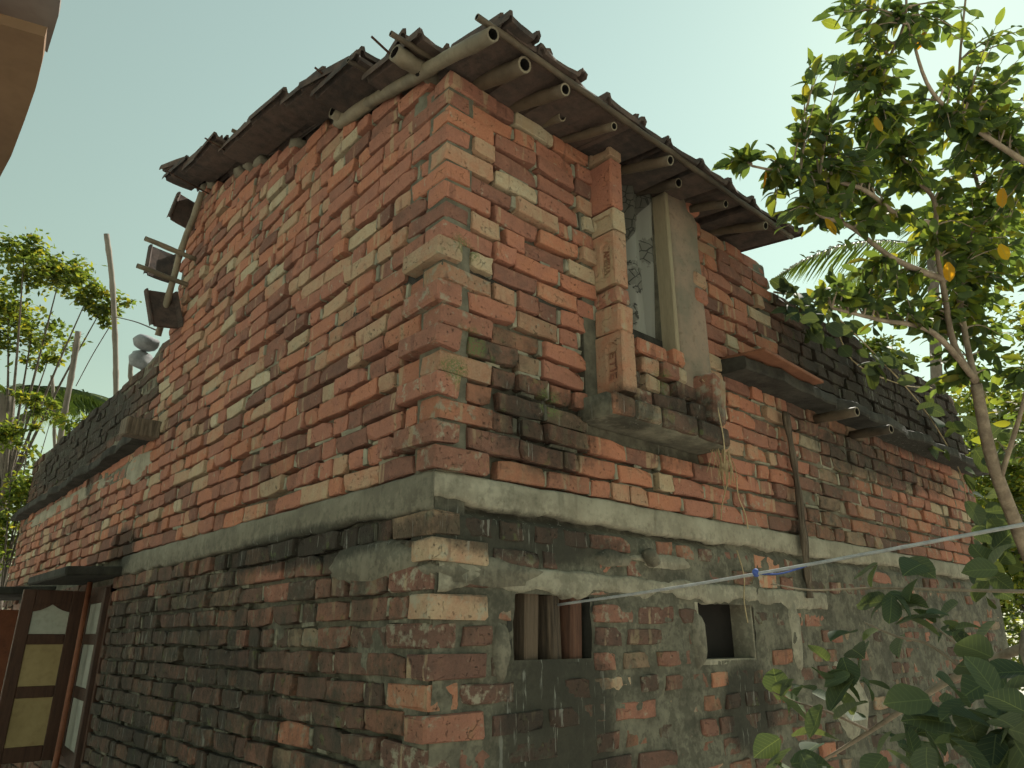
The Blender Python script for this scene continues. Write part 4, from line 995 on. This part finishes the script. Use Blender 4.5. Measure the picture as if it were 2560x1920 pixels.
# --- shrub branches near the camera at the lower right
sb = Plant('shrub', 'round-leaved shrub in the foreground at the lower right', 'shrub', Vector((.9, -1.75, 0)))
st_ = sb.limb([Vector((.9, -1.75, 0)), at(2700, 1900, 1.15), at(2620, 1580, 1.25), at(2560, 1610, 1.3)], (.02, .009), 'stem')
a1 = sb.limb([at(2640, 1590, 1.22), at(2480, 1650, 1.32), at(2340, 1720, 1.42), at(2180, 1825, 1.5), at(2060, 1900, 1.5)], (.010, .003))
a2 = sb.limb([at(2420, 1680, 1.38), at(2320, 1610, 1.45), at(2240, 1590, 1.5), at(2160, 1555, 1.55)], (.004, .002))
a3 = sb.limb([at(2170, 1825, 1.5), at(2070, 1780, 1.5), at(1990, 1755, 1.5), at(1930, 1730, 1.5)], (.003, .0015))
a4 = sb.limb([at(2620, 1480, 1.4), at(2400, 1475, 1.6), at(2200, 1470, 1.7), at(2030, 1475, 1.8), at(1930, 1460, 1.85)], (.004, .0018))
a5 = sb.limb([at(2440, 1700, 1.3), at(2400, 1620, 1.4), at(2330, 1560, 1.5)], (.004, .002))
def clump(pl, pts, size, n=5):
    for (x, y, d) in pts:
        for k in range(n):
            c = at(x+random.gauss(0, 34), y+random.gauss(0, 30), d+random.uniform(-.08, .12))
            a = random.uniform(0, 6.283); dd = RT*math.cos(a)+UP*math.sin(a)*.6+Vector((random.gauss(0, .35), random.gauss(0, .35), random.gauss(-.15, .3)))
            pl.leaves.append((random.choice(RL), leaf_matrix(c, dd, size*random.uniform(.75, 1.15), random.gauss(0, .5))))
clump(sb, [(2100, 1660, 1.48), (2140, 1700, 1.48), (2120, 1650, 1.5)], .066, 4)
clump(sb, [(2300, 1560, 1.5), (2350, 1580, 1.5), (2400, 1560, 1.5), (2250, 1530, 1.55), (2440, 1610, 1.45)], .064, 4)
clump(sb, [(1985, 1740, 1.5), (1960, 1760, 1.5)], .062, 4); clump(sb, [(2110, 1800, 1.5), (2090, 1790, 1.5)], .075, 3); clump(sb, [(1950, 1880, 1.5), (2000, 1890, 1.5)], .08, 4)
clump(sb, [(2240, 1870, 1.3), (2300, 1890, 1.3), (2290, 1840, 1.35)], .062, 5)
clump(sb, [(2430, 1800, 1.1), (2520, 1760, 1.05), (2480, 1850, 1.05), (2540, 1880, 1.0), (2400, 1880, 1.1), (2555, 1680, 1.1), (2480, 1720, 1.15), (2340, 1800, 1.2), (2560, 1800, 1.0)], .072, 6)
clump(sb, [(2225, 1415, 1.7), (2280, 1430, 1.7), (2480, 1420, 1.6)], .075, 3); clump(sb, [(2150, 1545, 1.65), (2230, 1540, 1.6)], .06, 3)
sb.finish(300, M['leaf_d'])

# --- far trees: many small leaf faces spread through clumps
def far_tree(name, label, base, clumps, leaf, trunk_r, mat='leaf_far', dens=1.15, group=None, flat=False):
    pl = Plant(name, label, 'tree', base, group); tops = []
    cen = [(Vector(c), Vector(r), n) for c, r, n in clumps]
    mid = sum((c for c, r, n in cen), Vector())/len(cen); fork = Vector((base[0]*.35+mid.x*.65, base[1]*.35+mid.y*.65, base[2]+(mid.z-base[2])*.55))
    pl.limb([base, Vector(base).lerp(fork, .5)+Vector((.1, .05, 0)), fork], (trunk_r, trunk_r*.6), 'trunk', 'bark_d')
    q = MB()
    for c, r, n in cen:
        pl.limb([fork, fork.lerp(c, .5)+Vector((0, 0, .15)), c], (trunk_r*.25, trunk_r*.06), 'branch', 'bark_d')
        sub = [(c+Vector((random.gauss(0, .42)*r.x, random.gauss(0, .42)*r.y, random.gauss(0, .40)*r.z)), random.uniform(.22, .45)*min(r)) for _ in range(max(8, int(n*dens/45)))]
        for k in range(int(n*dens)):
            sc, sr = random.choice(sub); d = Vector((random.gauss(0, 1), random.gauss(0, 1), random.gauss(0, .7)))*sr*.75
            p = sc+d; s_ = leaf*random.uniform(.6, 1.3)
            a = Vector((random.gauss(0, 1), random.gauss(0, 1), random.gauss(-.3, .6))).normalized(); b = a.cross(Vector((random.gauss(0, .5), random.gauss(0, .5), 1))).normalized()
            q.add([p, p+a*s_*.5+b*s_*.3, p+a*s_, p+a*s_*.5-b*s_*.3], [(0, 1, 2, 3)], (random.random(), 0, 0, 1))
    link('crown', q.mesh('crown', M[mat]), pl.root); return pl
def C_(x, y, d, rx, ry, n): rr = d/F; return (at(x, y, d), Vector((rx*rr, rx*rr, ry*rr)), n)
b_ = at(30, 1300, 10); b_.z = 0
far_tree('leafy_tree', 'bright green spreading tree behind the left parapet', b_, [C_(60, 640, 9.5, 75, 60, 900), C_(20, 760, 10, 90, 70, 1100), C_(150, 690, 10, 80, 50, 900), C_(220, 740, 10, 70, 45, 700), C_(80, 830, 10, 110, 50, 900), C_(-80, 800, 10, 120, 120, 900), C_(250, 780, 10, 45, 30, 300), C_(120, 900, 10.5, 60, 25, 250)], .085, .10)
b_ = at(40, 1300, 8); b_.z = 0
far_tree('small_tree', 'yellow-green small-leaved bush low beyond the left parapet', b_, [C_(30, 1080, 8, 60, 40, 500), C_(130, 1040, 8.5, 50, 30, 260), C_(90, 1000, 8.5, 40, 25, 200), C_(60, 1230, 8, 60, 70, 900), C_(20, 1350, 8, 60, 90, 900), C_(200, 1060, 8, 30, 35, 250)], .07, .05)
b_ = at(10, 1500, 12); b_.z = 0
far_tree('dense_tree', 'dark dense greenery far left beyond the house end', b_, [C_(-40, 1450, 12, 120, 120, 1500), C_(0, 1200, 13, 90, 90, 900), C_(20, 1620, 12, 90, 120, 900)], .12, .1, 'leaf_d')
# right background
b_ = at(2180, 1400, 13); b_.z = 0
far_tree('leafy_tree', 'yellow-green sunlit tree seen through the gap above the right parapet', b_, [C_(2150, 930, 12, 90, 60, 1400), C_(2240, 1000, 12, 110, 70, 1600), C_(2210, 880, 12, 70, 40, 700), C_(2330, 1050, 12, 90, 80, 1200)], .10, .12)
b_ = at(2560, 1500, 9); b_.z = 0
far_tree('dense_tree', 'dense sunlit greenery filling the right edge behind the house', b_, [C_(2500, 1180, 9, 90, 130, 1900), C_(2560, 1400, 9, 110, 150, 2000), C_(2480, 1300, 9.5, 70, 90, 1000), C_(2520, 1020, 9, 110, 110, 1300), C_(2600, 1650, 9, 120, 140, 1300), C_(2480, 1480, 9.5, 60, 100, 900), C_(2600, 850, 9.5, 100, 110, 900)], .09, .12)
b_ = at(2560, 1500, 16); b_.z = 0
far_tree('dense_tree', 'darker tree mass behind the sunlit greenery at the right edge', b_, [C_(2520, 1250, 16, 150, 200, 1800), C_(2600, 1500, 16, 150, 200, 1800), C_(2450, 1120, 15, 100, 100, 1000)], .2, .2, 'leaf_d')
# coconut palms
def palm(label, base, head, fronds, L_, group='coconut palms behind the house'):
    pl = Plant('coconut_palm', label, 'palm', base, group)
    pl.limb([base, Vector(base).lerp(head, .5)+Vector((.15, .1, 0)), head], (.14, .10), 'trunk', 'pole')
    for (az, el, lf) in fronds:
        d = Vector((math.cos(az)*math.cos(el), math.sin(az)*math.cos(el), math.sin(el))); pts = []
        for k in range(13):
            u = k/12; pts.append(head+d*L_*lf*u+Vector((0, 0, -.55*L_*lf*u*u)))
        q = MB(); q.tube(pts, [.02-.0014*k for k in range(13)], 5)
        side = d.cross(Vector((0, 0, 1))).normalized()
        for k in range(70):
            u = .1+.9*k/70; f = u*12; i = min(11, int(f)); p = pts[i].lerp(pts[i+1], f-i); ll = .62*L_*lf*.42*math.sin(math.pi*min(.97, u*.85+.12))
            for sd in (-1, 1):
                t_ = (side*sd*.65+d*.5+Vector((0, 0, -.75+random.gauss(0, .12)))).normalized()*ll; wv = d*.016
                q.add([p-wv, p+t_*.5-wv+Vector((0, 0, .04)), p+t_, p+t_*.5+wv+Vector((0, 0, .04)), p+wv], [(0, 1, 2, 3, 4)])
        link('frond', q.mesh('frond', M['frond']), pl.root)
    return pl
b_ = at(5, 1400, 11); b_.z = 0
palm('coconut palm at the far left with fronds hanging under the tree', b_, at(20, 980, 11), [(.2, .5, .75), (1.2, .7, .7), (-.6, .35, .8), (-1.2, .2, .7), (2.4, .4, .8), (3.2, .3, .7), (-2.2, .2, .7)], 2.6)
b_ = at(330, 1500, 16); b_.z = 0
palm('coconut palm whose drooping fronds show beside the tall bamboo pole', b_, at(300, 1010, 16), [(-.7, .25, .8), (2.4, .3, .9), (.2, .3, .8), (-1.6, .2, .8), (3.4, .25, .8), (1.2, .3, .8)], 3.0)
b_ = at(2330, 1500, 14); b_.z = 0
palm('coconut palm behind the guava tree with pale hanging fronds', b_, at(2330, 620, 14), [(-.7, .3, .9), (2.4, .35, 1.0), (.3, .4, .9), (-1.6, .2, .9), (3.4, .3, .9), (1.4, .4, .9), (-2.4, .1, .9)], 3.4)
# broad fan of green blades low at the left
b_ = at(150, 1400, 10.5); b_.z = 0
fp = Plant('fan_palm', 'broad green palm shoot rising just behind the left parapet end', 'palm', b_)
fp.limb([b_, at(150, 1350, 10.5), at(165, 1230, 10.5)], (.05, .03), 'trunk')
q = MB(); hd = at(165, 1230, 10.5)
for k in range(34):
    a = random.uniform(-1.9, 1.9); d = (UP*math.cos(a)+RT*math.sin(a)+Vector((random.gauss(0, .3), random.gauss(0, .3), 0))).normalized(); l_ = random.uniform(.6, 1.25); s_ = d.cross(FW).normalized()*.03
    e_ = hd+d*l_+Vector((0, 0, -.18*abs(a)))
    q.add([hd, hd+d*l_*.6+s_, e_, hd+d*l_*.6-s_], [(0, 1, 2, 3)], (random.random(), 0, 0, 1))
link('blades', q.mesh('blades', M['leaf_far']), fp.root)['kind'] = 'stuff'

# ------------------------------------------------------------------ bamboo poles behind the left parapet
for k, (pts, d, r_, lb) in enumerate((
    (((266, 585), (280, 700), (288, 860), (290, 990), (292, 1250)), 9.0, .032, 'tallest bamboo pole behind the left parapet'),
    (((196, 828), (180, 930), (160, 1040), (138, 1180), (120, 1300)), 9.6, .036, 'slanting bamboo pole left of the tallest one'),
    (((130, 938), (134, 1010), (136, 1100), (136, 1300)), 10.2, .022, 'thin short bamboo pole left of the slanting one'),
    (((332, 886), (326, 930), (322, 1100)), 8.6, .026, 'stump of bamboo just right of the tallest pole'))):
    P_ = [at(x, y, d) for x, y in pts]; q0 = P_[-1].copy(); q0.z = 0; P_.append(q0)
    c = curve(P_, 8); q = MB(); q.tube(c, [r_*(1+(.16 if i % 6 == 3 else .03*math.sin(i*2.1))) for i in range(len(c))], 9); o = q.build('bamboo_pole', M['pole'], None, True); tag(o, lb, 'pole', 'bamboo poles behind the left parapet')
rod('rope', curve([at(292, 793, 9.0), at(340, 805, 7.2), at(392, 826, 5.4)]), .006, 'wood', 'thin rope tied from the tallest pole to the roof edge', 'rope', 5)
rod('rope', curve([at(190, 965, 9.5), at(230, 890, 9.2), at(272, 820, 9.0)]), .006, 'wood', 'thin rope slanting between the two leaning poles', 'rope', 5)
